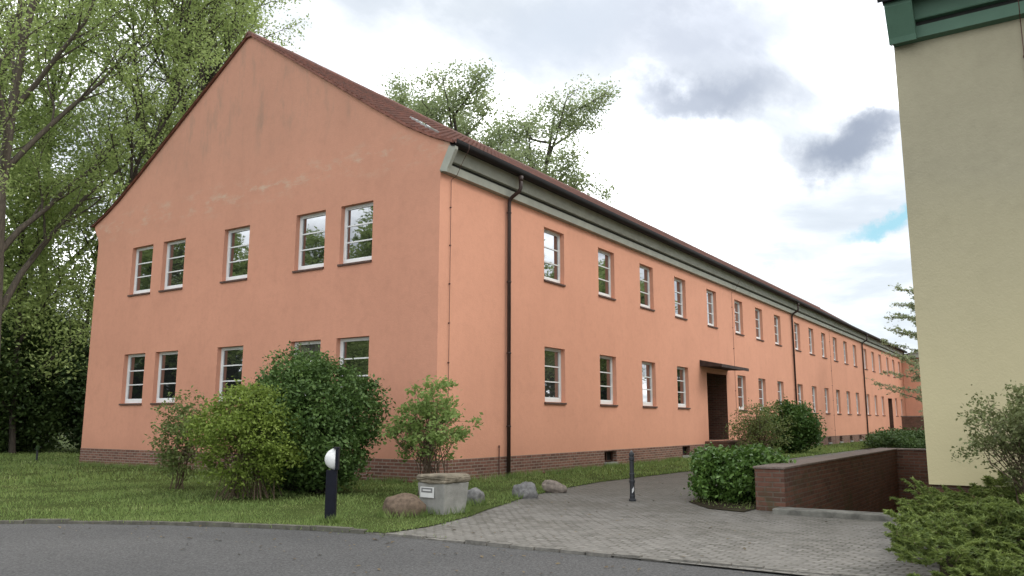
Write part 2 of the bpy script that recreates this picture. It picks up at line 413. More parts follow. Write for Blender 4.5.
s1 = N(nt, 'ShaderNodeVectorMath', operation='SUBTRACT'); L(nt, wn.outputs['Color'], s1.inputs[0]); s1.inputs[1].default_value = (.5, .5, .5)
s2 = N(nt, 'ShaderNodeVectorMath', operation='SCALE'); L(nt, s1.outputs[0], s2.inputs[0]); s2.inputs['Scale'].default_value = .15
s3 = N(nt, 'ShaderNodeVectorMath', operation='ADD'); L(nt, d, s3.inputs[0]); L(nt, s2.outputs[0], s3.inputs[1]); d2 = s3.outputs[0]
def blob(dr, sx, sy, tilt=0, soft=(.35, 1.15)):
    dv = Vector(dr).normalized(); t1 = dv.cross(Vector((0, 0, 1))).normalized(); t2 = t1.cross(dv)
    a1 = t1*math.cos(tilt) + t2*math.sin(tilt); a2 = t2*math.cos(tilt) - t1*math.sin(tilt)
    qa = math_(nt, 'POWER', math_(nt, 'MULTIPLY', vdot(a1), 1/sx), 2); qb = math_(nt, 'POWER', math_(nt, 'MULTIPLY', vdot(a2), 1/sy), 2)
    rr = math_(nt, 'SQRT', math_(nt, 'ADD', qa, qb))
    front = math_(nt, 'GREATER_THAN', vdot(dv), 0)
    mr = N(nt, 'ShaderNodeMapRange', interpolation_type='SMOOTHSTEP'); L(nt, rr, mr.inputs['Value'])
    mr.inputs['From Min'].default_value = soft[0]; mr.inputs['From Max'].default_value = soft[1]; mr.inputs['To Min'].default_value = 1; mr.inputs['To Max'].default_value = 0
    return math_(nt, 'MULTIPLY', mr.outputs[0], front)
# overall cloud deck: bright white with soft grey-blue undersides
sep = N(nt, 'ShaderNodeSeparateXYZ'); L(nt, d, sep.inputs[0])
den = math_(nt, 'ADD', math_(nt, 'MAXIMUM', sep.outputs['Z'], 0), .22)
cv = N(nt, 'ShaderNodeCombineXYZ'); L(nt, math_(nt, 'DIVIDE', sep.outputs['X'], den), cv.inputs[0]); L(nt, math_(nt, 'DIVIDE', sep.outputs['Y'], den), cv.inputs[1])
n1 = noise(nt, 1.15, 8, .58, mapping(nt, cv.outputs[0], loc=(3.1, 1.7, 0)), .3)
deck = ramp(nt, n1, [(.36, (1.55, 1.57, 1.58)), (.53, (.50, .515, .53)), (.63, (.35, .372, .395)), (.80, (.25, .275, .305))])
c = deck
SKYC = [((0.8417, 0.3003, 0.4488), .30, .075, .0, (0.277, 0.296, 0.335), .85, (.1, 1.2)),
        ((0.772, 0.4452, 0.4537), .12, .06, .1, (0.323, 0.35, 0.385), .8, (.1, 1.2)),
        ((0.8668, 0.3247, 0.3785), .17, .045, .08, (0.19, 0.208, 0.245), .92, (.1, 1.2)),
        ((0.932, 0.1804, 0.3144), .085, .036, .38, (0.142, 0.158, 0.192), .95, (.1, 1.25)),
        ((0.955, 0.155, 0.335), .05, .02, .3, (0.169, 0.185, 0.219), .75, (.1, 1.3)),
        ((0.9644, 0.145, 0.2211), .05, .013, .3, (0.154, 0.308, 0.362), .9, (.25, 1.3)),
        ((0.93, 0.25, 0.19), .09, .02, .2, (0.331, 0.354, 0.385), .7, (.1, 1.2))]
nz = N(nt, 'ShaderNodeTexNoise')
for dr, sx, sy, tl, col, am, so in SKYC:
    c = mix(nt, math_(nt, 'MULTIPLY', blob(dr, sx, sy, tl, so), am), c, col)
# the Nishita sky shows faintly through thinner places
skm = N(nt, 'ShaderNodeVectorMath', operation='SCALE'); L(nt, sky.outputs[0], skm.inputs[0]); skm.inputs['Scale'].default_value = .1
c = mix(nt, .1, c, skm.outputs[0])
L(nt, c, bg.inputs['Color']); bg.inputs['Strength'].default_value = 2.45
L(nt, bg.outputs[0], out.inputs['Surface'])
sl = bpy.data.lights.new('sun', 'SUN'); sl.energy = 1.45; sl.angle = math.radians(22); sl.color = (1, .955, .88)
so = bpy.data.objects.new('sun', sl); COL.objects.link(so)
sv = (SUN_AZ_VEC*math.cos(SUN_EL) + Vector((0, 0, math.sin(SUN_EL))))
so.rotation_euler = sv.to_track_quat('Z', 'Y').to_euler(); so.location = (0, -40, 40)

SC.view_settings.view_transform = 'Standard'; SC.view_settings.look = 'None'; SC.view_settings.exposure = 0

# ------------------------------------------------------------------ ground, road, paving
WX0, WX1, WY0, WY1 = -1.30, 9.85, -10.25, -8.2      # open stairwell
def ringed(name, mat, x0, x1, y0, y1, z):
    m = MB()
    xs = [x0, WX0, WX1, x1]; ys = [y0, WY0, WY1, y1]
    for i in range(3):
        for j in range(3):
            if i == 1 and j == 1: continue
            m.poly([(xs[i], ys[j], z), (xs[i+1], ys[j], z), (xs[i+1], ys[j+1], z), (xs[i], ys[j+1], z)])
    return struct(m.build(name, mat))
ringed('ground', M['land'], -400, 600, -400, 600, -.07)
ringed('paving', M['pavers'], -6.66, 64, -11.6, -1.6, 0)

EDGE = [(-20, 17.5), (-15.5, 10.2), (-12.6, 6.2), (-10.6, 3.2), (-8.913, .745), (-8.274, -.19), (-7.702, -1.234), (-7.2, -2.5), (-6.99, -3.12), (-6.86, -3.77), (-6.765, -4.3), (-6.73, -4.77), (-6.74, -5.68), (-6.70, -6.9), (-6.62, -8.0), (-6.56, -9.2), (-6.5, -10.4), (-6.5, -14), (-6.6, -40)]
m = MB(); m.poly([(x, y, -.02) for x, y in EDGE] + [(-60, -40, -.02), (-60, 45, -.02)][::1] + [(-34, 40, -.02)])
road = struct(m.build('road', M['asphalt']))
# paving reaches the road edge: fill strip between x=-7.2 sheet is trimmed by the road sheet lying just under -> raise road edge course
def strip(name, pts, w0, w1, z0, z1, mat, seg=.5, gap=.012):
    """row of individual kerb stones along a polyline"""
    mb = MB(); rest = []
    P = [Vector((x, y, 0)) for x, y in pts]
    # resample
    out_ = [P[0]]; acc = 0
    for a, b in zip(P[:-1], P[1:]):
        L_ = (b-a).length; t = seg - acc
        while t < L_:
            out_.append(a + (b-a)*(t/L_)); t += seg
        acc = L_ - (t - seg)
    if (P[-1]-out_[-1]).length > .05: out_.append(P[-1])
    rng = random.Random(3)
    for a, b in zip(out_[:-1], out_[1:]):
        dd = (b-a).normalized(); nn = Vector((-dd.y, dd.x, 0))
        a2 = a + dd*gap; b2 = b - dd*gap; j = rng.uniform(-.016, .016); k = rng.uniform(-.014, .014)
        q = [a2+nn*(w0+k), b2+nn*(w0+k), b2+nn*(w1+k), a2+nn*(w1+k)]
        n = len(mb.v)
        mb.v += [(p.x, p.y, z0) for p in q] + [(p.x, p.y, z1+j) for p in q]
        mb.f += [[n+i for i in f] for f in ([0,3,2,1],[4,5,6,7],[0,1,5,4],[1,2,6,5],[2,3,7,6],[3,0,4,7])]
    return mb.build(name, mat)
M['edging'] = mat_simple('edging_stone', (.19, .18, .16), .95, .35, 9, .012, .1)
M['kerb'] = mat_simple('kerb_stone', (.12, .115, .095), .9, .35, 6, .01, .1)
struct(strip('kerb', EDGE[:11], -.06, .05, -.05, .028, M['kerb'], .62, .006))
struct(strip('edging_course', EDGE[10:17], -.02, .075, -.05, .012, M['edging'], .32))

LAWN = [(-20, 17.5), (-15.5, 10.2), (-12.6, 6.2), (-10.6, 3.2), (-8.913, .745), (-8.274, -.19), (-7.702, -1.234), (-7.2, -2.5), (-6.99, -3.12), (-6.86, -3.77), (-6.74, -4.62),
        (-5.9, -4.66), (-4.6, -4.4), (-3.7, -4.08), (-2.9, -3.85), (-1.97, -3.55), (.4, -3.0), (2.88, -2.75), (8.93, -2.95), (30, -3.3), (62, -3.5), (62, -.02), (0, -.02), (0, 14.95), (62, 14.95), (62, 60), (-30, 60)]
m = MB(); m.poly([(x, y, .012) for x, y in LAWN]); lawn = struct(m.build('lawn', M['turf']))
# bed of soil beside the stair wall, planting bed of the juniper
m = MB(); m.poly([(-1.7, -7.66, .012), (9.8, -7.66, .012), (9.8, -6.9, .012), (2.0, -6.6, .012), (.9, -6.2, .012), (-.6, -6.3, .012), (-1.5, -7.0, .012)]); struct(m.build('soil_bed', M['mulch']))
m = MB(); m.poly([(-7.0, -11.0, .012), (-4.6, -10.75, .012), (-2.8, -10.5, .012), (-1.66, -10.3, .012), (-1.35, -10.32, .012), (-.75, -10.32, .012), (-.75, -40, .012), (-7.0, -40, .012)]); struct(m.build('planting_bed', M['mulch']))

SOIL = [(-1.3, -7.7), (-1.3, -7.2), (-.5, -6.35), (.9, -6.2), (2.0, -6.55), (9.7, -6.85), (9.7, -7.7)]
def inpoly(x, y, poly):
    ins = np.zeros(len(x), bool); n = len(poly)
    for i in range(n):
        x0, y0 = poly[i]; x1, y1 = poly[(i+1) % n]
        c_ = ((y0 > y) != (y1 > y)) & (x < (x1-x0)*(y-y0)/((y1-y0) if y1 != y0 else 1e-9)+x0)
        ins ^= c_
    return ins
rs = np.random.RandomState(11)
CX, CY = -14.8257, -11.9357
def blades(n_per, x0, x1, y0, y1, dmin, dmax, wid, h0, h1):
    n = int((x1-x0)*(y1-y0)*n_per)
    x = rs.uniform(x0, x1, n); y = rs.uniform(y0, y1, n)
    js = np.where(rs.rand(n) < .16, .17, .04); jx = x + rs.normal(0, 1, n)*js; jy = y + rs.normal(0, 1, n)*js
    dd = np.hypot(x-CX, y-CY)
    k = (inpoly(jx, jy, LAWN) | (inpoly(jx, jy, SOIL) & (rs.rand(n) < .5)) | ((np.abs(jx+6.72+.04*np.sin(jy*5)) < .05) & (jy < -4.4) & (jy > -5.6) & (rs.rand(n) < .5))) & (dd >= dmin) & (dd < dmax) & ~((x > -.03) & (y > -.03) & (y < 14.98))
    # patchiness
    pat = np.sin(x*1.7+np.sin(y*1.1)*2)*np.sin(y*1.9+np.sin(x*.8)*2)
    k &= rs.rand(n) < (.62 + .38*pat)
    x = x[k]; y = y[k]; pat = pat[k]; n = len(x)
    h = rs.uniform(h0, h1, n)*(.8+.35*pat); a = rs.uniform(0, 2*PI, n); lean = rs.uniform(.1, .7, n)*h; la = rs.uniform(0, 2*PI, n)
    ww = wid*rs.uniform(.6, 1.3, n)
    V = np.empty((n, 3, 3))
    V[:, 0] = np.stack([x-np.cos(a)*ww, y-np.sin(a)*ww, np.full(n, .008)], 1)
    V[:, 1] = np.stack([x+np.cos(a)*ww, y+np.sin(a)*ww, np.full(n, .008)], 1)
    V[:, 2] = np.stack([x+np.cos(la)*lean, y+np.sin(la)*lean, h], 1)
    return V
def tufts(cs, n_each, h0, h1, wid=.006):
    out_ = []
    for cx_, cy_, rr_ in cs:
        a = rs.uniform(0, 2*PI, n_each); q = rr_*(1+np.abs(rs.normal(0, .16, n_each))); x = cx_+np.cos(a)*q; y = cy_+np.sin(a)*q
        k = inpoly(x, y, LAWN); x = x[k]; y = y[k]; n = len(x); h = rs.uniform(h0, h1, n); la = rs.uniform(0, 2*PI, n); a2 = rs.uniform(0, 2*PI, n)
        V = np.empty((n, 3, 3)); V[:, 0] = np.stack([x-np.cos(a2)*wid, y-np.sin(a2)*wid, np.full(n, .005)], 1); V[:, 1] = np.stack([x+np.cos(a2)*wid, y+np.sin(a2)*wid, np.full(n, .005)], 1)
        V[:, 2] = np.stack([x+np.cos(la)*h*.5, y+np.sin(la)*h*.5, h], 1); out_.append(V)
    return np.concatenate(out_)
TC = [(-5.15, -3.55, .30), (-4.42, -3.69, .40), (-3.2, -3.45, .17), (-1.55, -3.42, .23), (-.25, -3.32, .22), (-6.4, -3.27, .1)]
nb = 260; TC += [(rs.uniform(-.25, -.05), y, .1) for y in rs.uniform(0, 15, nb//2)] + [(x, rs.uniform(-.25, -.05), .1) for x in rs.uniform(0, 30, nb)]
G_ = [tufts(TC[:6], 420, .06, .17), tufts(TC[6:], 26, .07, .2, .008), blades(1300, -14, 6, -8, 9, 0, 14.5, .006, .025, .07), blades(520, -16, 16, -8, 20, 14.5, 22, .009, .03, .085), blades(150, -22, 40, -5, 45, 22, 48, .016, .05, .13), blades(40, 6, 62, -3.6, 0, 22, 90, .03, .06, .15)]
V = np.concatenate(G_).reshape(-1, 3)
gr = np_mesh('grass', V, np.arange(len(V)).reshape(-1, 3), M['grass'], nv=3)
gr['kind'] = 'stuff'; gr['label'] = 'mown green lawn grass in front of the pink building'; gr['category'] = 'grass'

# ------------------------------------------------------------------ walls with openings
def panel(mb, P, w0, w1, z0, z1, ops, depth, inward):
    """P(u,z,d) -> point; grid panel with rectangular openings and reveals"""
    us = sorted({w0, w1, *[a for o in ops for a in o[:2]]}); zs = sorted({z0, z1, *[a for o in ops for a in o[2:4]]})
    for i in range(len(us)-1):
        for j in range(len(zs)-1):
            uc = (us[i]+us[i+1])/2; zc = (zs[j]+zs[j+1])/2
            if any(o[0] < uc < o[1] and o[2] < zc < o[3] for o in ops): continue
            mb.poly([P(us[i], zs[j], 0), P(us[i+1], zs[j], 0), P(us[i+1], zs[j+1], 0), P(us[i], zs[j+1], 0)])
    for a, b, c_, e in ops:
        mb.poly([P(a, c_, 0), P(a, e, 0), P(a, e, depth), P(a, c_, depth)])
        mb.poly([P(b, c_, 0), P(b, c_, depth), P(b, e, depth), P(b, e, 0)])
        mb.poly([P(a, e, 0), P(b, e, 0), P(b, e, depth), P(a, e, depth)])
        mb.poly([P(a, c_, 0), P(a, c_, depth), P(b, c_, depth), P(b, c_, 0)])

LEN = 71.5; WID = 14.96; ZT = 7.42; ZP = .536
WW = 1.16; UZ = (5.473, 7.027); LZ = (1.973, 3.531)
GC = [2.752, 4.475, 7.575, 10.605, 12.295]
UC = [5.42, 8.80, 11.99, 15.18, 18.74, 22.36, 25.50, 28.77, 32.75, 36.0, 39.18, 42.41, 45.67, 48.86, 52.88, 56.13, 59.31, 62.98, 66.2, 69.5]
DC = [c_ for i, c_ in enumerate(UC) if i not in (4, 17)]
D1 = (17.80, 20.25, .66, 3.46); D2 = (61.85, 63.95, .66, 3.46)

bld = thing('building', 'long two-storey salmon pink building with red tiled gable roof and brick plinth', 'building')
PL = lambda u, z, d_: (u, d_, z)
PG = lambda u, z, d_: (d_, u, z)
ops = [(c_-WW/2, c_+WW/2, *UZ) for c_ in UC] + [(c_-WW/2, c_+WW/2, *LZ) for c_ in DC] + [D1, D2]
m = MB(); panel(m, PL, 0, LEN, ZP, ZT+.2, ops, .21, 1); m.build('wall', M['pink'], bld)
gw = 1.145
ops = [(c_-gw/2, c_+gw/2, *UZ) for c_ in GC] + [(c_-gw/2, c_+gw/2, *LZ) for c_ in GC]
m = MB(); panel(m, PG, 0, WID, ZP, ZT, ops, .21, 1)
RP = [(7.48, 13.0), (3.666, 10.46), (2.187, 9.47), (1.084, 8.765), (.311, 8.35), (-.33, 8.07)]   # underside of the roof, right slope
left = [(WID-y, z) for y, z in RP[1:]]
poly = [(0, ZT)] + [(-.04, 7.55), (-.30, 7.95)] + RP[::-1] + left + [(WID+.30, 7.95), (WID+.04, 7.55), (WID, ZT)]
m.poly([(0, y, z) for y, z in poly][::-1])
m.build('gable_wall', M['pink_gable'], bld)
# hidden sides
m = MB(); m.box(.4, LEN, WID-.3, WID, 0, 7.9); m.build('rear_wall', M['pink'], bld)
m = MB(); m.box(.5, LEN-.1, 1.5, WID-.5, .1, 7.8); m.build('core', M['black'], bld)
# plinth
BW = [(8.41, 9.27, .11, .5), (14.87, 15.63, .11, .5)] + [(c_-.42, c_+.42, .11, .5) for c_ in UC if c_ > 26 and abs(c_-62.9) > 1.5]
m = MB(); panel(m, lambda u, z, d_: (u, -.012+d_, z), -.012, D1[0]-.25, -.1, ZP, [b for b in BW if b[1] < 17], .22, 1)
panel(m, lambda u, z, d_: (u, -.012+d_, z), D1[1]+.25, LEN, -.1, ZP, [b for b in BW if b[1] > 21], .22, 1)
panel(m, lambda u, z, d_: (-.012+d_, u, z), -.012, WID+.012, -.1, ZP, [], .1, 1)
m.poly([(-.012, -.012, ZP), (LEN, -.012, ZP), (LEN, .02, ZP), (-.012, .02, ZP)])
m.poly([(-.012, -.012, ZP+.001), (.02, -.012, ZP+.001), (.02, WID+.012, ZP+.001), (-.012, WID+.012, ZP+.001)])
m.build('plinth', M['plinth'], bld)

# ---- windows (thing > window > pane, sill)
def window_protos(w_, h):
    f = MB(); t = .048; dp = .06
    y0 = .138; y1 = .198
    f.box(-w_/2, -w_/2+t, y0, y1, 0, h); f.box(w_/2-t, w_/2, y0, y1, 0, h)
    f.box(-w_/2+t, w_/2-t, y0, y1, h-t, h); f.box(-w_/2+t, w_/2-t, y0-.012, y1, 0, .105)
    # sash inside the frame
    s_ = .035; a = w_/2-t
    f.box(-a, -a+s_, y0+.014, y1, .105, h-t); f.box(a-s_, a, y0+.014, y1, .105, h-t)
    f.box(-a+s_, a-s_, y0+.014, y1, h-t-s_, h-t); f.box(-a+s_, a-s_, y0+.014, y1, .105, .105+s_)
    gh = (h-t-s_) - (.105+s_)
    for k in (1, 2):
        zc = .105+s_+gh*k/3; f.box(-a+s_, a-s_, y0+.02, y1-.004, zc-.017, zc+.017)
    p = MB()
    for k in range(3):
        za = .105+s_+gh*k/3+.005; zb = .105+s_+gh*(k+1)/3-.005
        p.poly([(-a+s_-.002, y0+.04, za), (a-s_+.002, y0+.04, za), (a-s_+.002, y0+.04, zb), (-a+s_-.002, y0+.04, zb)])
    s = MB(); s.prism([(-.045, -.062), (-.045, -.012), (.15, .004), (.15, -.062)], -w_/2-.03, w_/2+.012, 'x')
    fo = f.build('window', M['white'], None); po = p.build('pane', M['glass'], fo); sl_ = s.build('sill', M['sill'], fo)
    return fo
wp = window_protos(WW, UZ[1]-UZ[0]); first = True
wg = window_protos(gw, UZ[1]-UZ[0])
def place(proto, used, x, y, z, rz):
    o = proto if not used[0] else copy_tree(proto)
    used[0] = True
    o.parent = bld; o.location = (x, y, z); o.rotation_euler = (0, 0, rz)
    for ch in o.children:
        if ch.name.startswith('pane'):   # every pane hangs a hair differently, as real ones do
            ch.rotation_euler = (random.uniform(-.006, .006), 0, random.uniform(-.006, .006))
    return o
ul = [False]; ug = [False]
for c_ in UC: place(wp, ul, c_, 0, UZ[0], 0)
for c_ in DC: place(wp, ul, c_, 0, LZ[0], 0)
for c_ in GC:
    place(wg, ug, 0, c_, UZ[0], -PI/2); place(wg, ug, 0, c_, LZ[0], -PI/2)
# basement windows
bf = MB(); bf.box(-.43, .43, .17, .21, 0, .39)
def bas():
    f = MB(); w2 = .42; h = .39
    f.box(-w2, -w2+.05, .14, .19, .05, h); f.box(w2-.05, w2, .14, .19, .05, h); f.box(-w2+.05, w2-.05, .14, .19, h-.05, h); f.box(-.02, .02, .145, .185, .09, h-.05)
    f.box(-w2+.05, w2-.05, .14, .19, .05, .09)
    fo = f.build('basement_window', M['door'], None)
    p = MB(); p.poly([(-w2, .2, 0), (w2, .2, 0), (w2, .2, h), (-w2, .2, h)]); p.build('pane', M['black'], fo)
    s = MB(); s.box(-w2-.02, w2+.02, -.045, .13, -.05, .035); s.build('sill', M['concrete'], fo)
    return fo
bp = bas(); ub = [False]
for b in BW: place(bp, ub, (b[0]+b[1])/2, -.012, .11, 0)

# ---- doors
def doorway(x0, x1, z0, z1, canopy=True):
    dp = 1.15
    m = MB(); e = .002
    m.poly([(x0+e, .21, z0), (x0+e, .21, z1), (x0+e, dp, z1), (x0+e, dp, z0)]); m.poly([(x1-e, .004, z0), (x1-e, dp, z0), (x1-e, dp, z1), (x1-e, .004, z1)])
    m.poly([(x0, .21, z1-e), (x1, .21, z1-e), (x1, dp, z1-e), (x0, dp, z1-e)]); m.poly([(x0, .004, z0+e), (x0, dp, z0+e), (x1, dp, z0+e), (x1, .004, z0+e)])
    m.build('door_recess', M['brick_dark'], bld)
    m = MB(); a, b = x0+.25, x1-.25
    m.box(x0, x1, dp, dp+.05, z0, z1)
    for k in range(2):
        u0 = a + (b-a)/2*k + .02; u1 = a + (b-a)/2*(k+1) - .02
        m.box(u0, u1, dp-.06, dp-.001, z0+.05, 2.9)
        for q in range(3):
            m.box(u0+.14, u1-.14, dp-.075, dp-.058, z0+.2+q*.68, z0+.74+q*.68)
    dr = m.build('door', M['door'], bld)
    h = MB(); h.tube([((a+b)/2+.08, dp-.1, 1.75), ((a+b)/2+.08, dp-.16, 1.75), ((a+b)/2+.2, dp-.16, 1.75)], .012); h.build('handle', M['skylight'], dr)
    m = MB(); m.box(x0-.5, x1+.3, -.95, -.014, -.1, z0-.02)
    for k in range(3): m.box(x1+.301+.3*k, x1+.3+.3*(k+1), -.95, -.03, -.1, z0-.02-.165*(k+1))
    m.build('door_step', M['brick_dark'], bld)
    if canopy:
        m = MB()
        m.prism([(.0, 3.66), (.0, 3.92), (-.9, 3.72), (-.9, 3.63)], x0-.75, x1+.2, 'x')
        m.prism([(-.901, 3.60), (-.901, 3.73), (-.94, 3.72), (-.94, 3.60)], x0-.78, x1+.23, 'x')
        m.build('door_canopy', M['canopy'], bld)
doorway(*D1); doorway(*D2, canopy=False)

# ---- roof: real courses of wavy tiles on the visible slope
def slope_points(off):
    pr_ = [(y, z) for y, z in RP] + [(-.39, 8.045)]
    # densify
    P = [Vector((y, z)) for y, z in pr_]; acc = [0]
    for a, b in zip(P[:-1], P[1:]): acc.append(acc[-1]+(b-a).length)
    return P, acc
P_, acc = slope_points(0)
tot = acc[-1]; ncr = int(tot/.21); st = tot/ncr
def at_s(s):
    for i in range(len(acc)-1):
        if s <= acc[i+1]+1e-9:
            t = (s-acc[i])/(acc[i+1]-acc[i]); p = P_[i].lerp(P_[i+1], t); dd = (P_[i+1]-P_[i]).normalized(); return p, Vector((-dd.y, dd.x)) if False else Vector((dd.y*-1, dd.x))
    return P_[-1], Vector((0, 1))
def wavy(x0, x1, per=.25, k=6, sgn=1):
    nx = int((x1-x0)/per*k)+1
    xs = np.linspace(x0, x1, nx); wv = .022*np.cos((xs-x0)/per*2*PI)
    rows = []
    for i in range(ncr):
        for s_, h in ((i*st, .035), ((i+1)*st+.012, .068)):
            p, nn = at_s(min(s_, tot))
            if nn.y < 0: nn = -nn
            rows.append((p, nn, h))
    V = np.empty((len(rows), nx, 3)); 
    for r, (p, nn, h) in enumerate(rows):
        V[r, :, 0] = xs; V[r, :, 1] = p.x + nn.x*(h+wv); V[r, :, 2] = p.y + nn.y*(h+wv)
    idx = np.arange(len(rows)*nx).reshape(len(rows), nx)
    F = np.stack([idx[:-1, :-1], idx[1:, :-1], idx[1:, 1:], idx[:-1, 1:]], -1).reshape(-1, 4)
    return V.reshape(-1, 3), F
V, F = wavy(-.06, LEN+.3)
rf = np_mesh('roof', V, F, M['tiles'], bld); uvr = uvbox(rf.data)
m = MB(); B = [(WID-y, z+.05) for y, z in RP] + [(WID+.52, 8.07)]
for (y0, z0), (y1, z1) in zip(B[:-1], B[1:]):
    m.poly([(-.10, y0, z0), (LEN+.3, y0, z0), (LEN+.3, y1, z1), (-.10, y1, z1)])
m.build('rear_roof', M['tiles'], bld)
# verge tiles on both gable edges, slightly stepped
for side, nm in ((1, 'verge'), (-1, 'verge')):
    m = MB(); rng = random.Random(5)
    for i in range(ncr):
        p0, n0 = at_s(i*st); p1, n1 = at_s(min(tot, (i+1)*st+.01))
        if n0.y < 0: n0 = -n0
        if n1.y < 0: n1 = -n1
        q = [p0+n0*.005, p1+n1*.015, p1+n1*.085, p0+n0*.055]
        prof = [(v.x if side > 0 else WID-v.x, v.y) for v in q]
        m.prism(prof, -.075+rng.uniform(-.006, .006), -.004, 'x')
    m.build(nm, M['verge'], bld)
m = MB(); rng = random.Random(2)
x = -.08
while x < LEN:
    rr = .13+rng.uniform(-.004, .004)
    prof = [(7.48+rr*1.15*math.cos(t), 12.99+rr*math.sin(t)) for t in [PI*k/8 for k in range(-1, 10)]]
    m.prism(prof, x, x+.40, 'x'); x += .38
m.build('ridge', M['tiles'], bld, smooth=False)
# skylight lying on the slope
m = MB()
p0, n0 = at_s(4.55); p1, n1 = at_s(5.35)
if n0.y < 0: n0 = -n0
q = [p0+n0*.04, p1+n0*.04, p1+n0*.125, p0+n0*.125]
m.prism([(v.x, v.y) for v in q], 3.0, 3.6, 'x'); sk = m.build('skylight', M['skylight'], bld)
m = MB(); a = p0+n0*.129; b = p1+n0*.129; a2 = a.lerp(b, .1); b2 = a.lerp(b, .9)
m.poly([(3.06, a2.x, a2.y), (3.54, a2.x, a2.y), (3.54, b2.x, b2.y), (3.06, b2.x, b2.y)]); m.build('pane', M['glass'], sk)

# ---- cornice, gutter, downpipes
def cornice(par, matw, x0, x1, sgn_fn, endw, z_=0):
    """profile in (out,z); sgn_fn maps (along,out,z)->point"""
    def ext(prof, a, b, name, mat):
        m = MB(); n = len(prof)
        for t in (a, b): m.v += [sgn_fn(t, o_, zz) for o_, zz in prof]
        for i in range(n):
            j = (i+1) % n; m.f.append([i, j, n+j, n+i])
        m.f.append(list(range(n))[::-1]); m.f.append([n+i for i in range(n)])
        return m.build(name, mat, par)
    ext([(.0, 7.40+z_), (.13, 7.42+z_), (.15, 7.61+z_), (.06, 7.64+z_), (.0, 7.64+z_)], x0, x1, 'cornice', matw)
    ext([(.0, 7.641+z_), (.07, 7.641+z_), (.09, 7.70+z_), (.0, 7.70+z_)], x0, x1, 'cornice_groove', M['groove'])
    ext([(.0, 7.701+z_), (.19, 7.701+z_), (.20, 7.72+z_), (.25, 7.96+z_), (.27, 8.02+z_), (.0, 8.02+z_)], x0, x1, 'cornice', matw)
    if endw:
        ext([(-.002, 7.44+z_), (.21, 7.37+z_), (.24, 7.46+z_), (.47, 7.90+z_), (.47, 7.985+z_), (.28, 8.02+z_)], x0-.04, x0+endw, 'cornice_end', matw)
    gx, gz, gr_ = .425, 8.085, .115
    pr_ = [(gx+gr_*math.cos(t), gz+gr_*math.sin(t)+z_) for t in [PI+PI*k/8 for k in range(9)]] + [(gx+gr_, gz+.05+z_), (gx+gr_-.012, gz+.05+z_)] + [(gx+(gr_-.014)*math.cos(t), gz+(gr_-.014)*math.sin(t)+z_) for t in [2*PI-PI*k/8 for k in range(9)]] + [(gx-gr_, gz+.03+z_)]
    ext(pr_, x0-.06, x1, 'gutter', M['gutter'])
cornice(bld, M['grey_wood'], .012, LEN, lambda a, o_, z: (a, -o_, z), .07)
def downpipe(x):
    m = MB(); r = .052
    m.tube([(x, -.46, 7.98), (x, -.46, 7.64), (x, -.42, 7.56), (x, -.34, 7.51), (x, -.19, 7.43), (x, -.11, 7.36), (x, -.085, 7.26), (x, -.085, .02)], r, 10)
    for z in (7.0, 5.1, 3.2, 1.3): m.tube([(x, -.085, z-.02), (x, -.085, z+.02)], r+.012, 10)
    m.lathe([(.075, 7.96), (.055, 7.82)], x, -.46, 10)
    m.build('downpipe', M['pipe'], bld, smooth=True)
for x in (2.89, 31.45, 51.4): downpipe(x)
# lightning conductors with stand-offs
for x in (.40, 21.35, 40.75):
    m = MB(); m.tube([(x, -.03, .05), (x, -.03, 7.3), (x, -.2, 7.38), (x, -.38, 7.7), (x, -.565, 7.98), (x, -.57, 8.12)], .007, 5)
    for z in np.arange(.9, 7.2, .95): m.tube([(x, .0, z), (x, -.045, z)], .018, 6)
    m.build('lightning_conductor', M['cable'], bld)
m = MB(); m.tube([(2.52, -.04, .0), (2.52, -.04, .78)], .014, 8); m.tube([(2.52, -.04, .76), (2.52, -.04, .82)], .022, 8); m.build('standpipe', M['cable'], bld)

m = MB(); m.box(.02, LEN, -.27, -.25, 8.021, 8.075); m.build('eave_board', M['groove'], bld)
m = MB(); m.poly([(LEN-.02, y, z) for y, z in [(.05, 7.9)] + RP[::-1][1:] + left[:-1] + [(WID-.05, 7.9)]]); m.build('end_gable', M['pink'], bld)
# ---- far wing
wops = [(-c_-.58, -c_+.58, *zz) for c_ in (2.2, 5.2, 8.2) for zz in (UZ, LZ)]
m = MB(); panel(m, lambda u, z, d_: (LEN+d_, u, z), -12, -.02, ZP, 7.5, wops, .21, 1); m.build('wing_wall', M['pink'], bld)
m = MB(); panel(m, lambda u, z, d_: (LEN-.012+d_, u, z), -12, -.02, -.1, ZP, [], .1, 1); m.build('wing_plinth', M['plinth'], bld)
for c_ in (2.2, 5.2, 8.2):
    for zz in (UZ, LZ): place(wp, ul, LEN, -c_, zz[0], -PI/2)
m = MB(); m.box(LEN-.45, LEN+.2, -12.3, -.6, 7.5, 7.95); m.build('wing_cornice', M['grey_wood'], bld)
m = MB(); m.poly([(LEN-.6, -12.5, 7.96), (LEN-.6, -.3, 7.96), (LEN+7.5, -.3, 8.5), (LEN+7.5, -12.5, 8.5)]); m.poly([(LEN+15, -12.5, 7.96), (LEN+7.5, -12.5, 8.5), (LEN+7.5, 16, 8.5), (LEN+15, 16, 7.96)]); m.poly([(LEN-.6, -12.5, 7.96), (LEN+7.5, -12.5, 8.5), (LEN+15, -12.5, 7.96)]); m.build('wing_roof', M['tiles'], bld)
m = MB(); m.box(LEN+.3, LEN+14.6, -12, -11.7, 0, 7.95); m.box(LEN+14.3, LEN+14.6, -11.7, 15, 0, 7.95); m.build('wing_rear_wall', M['pink'], bld)

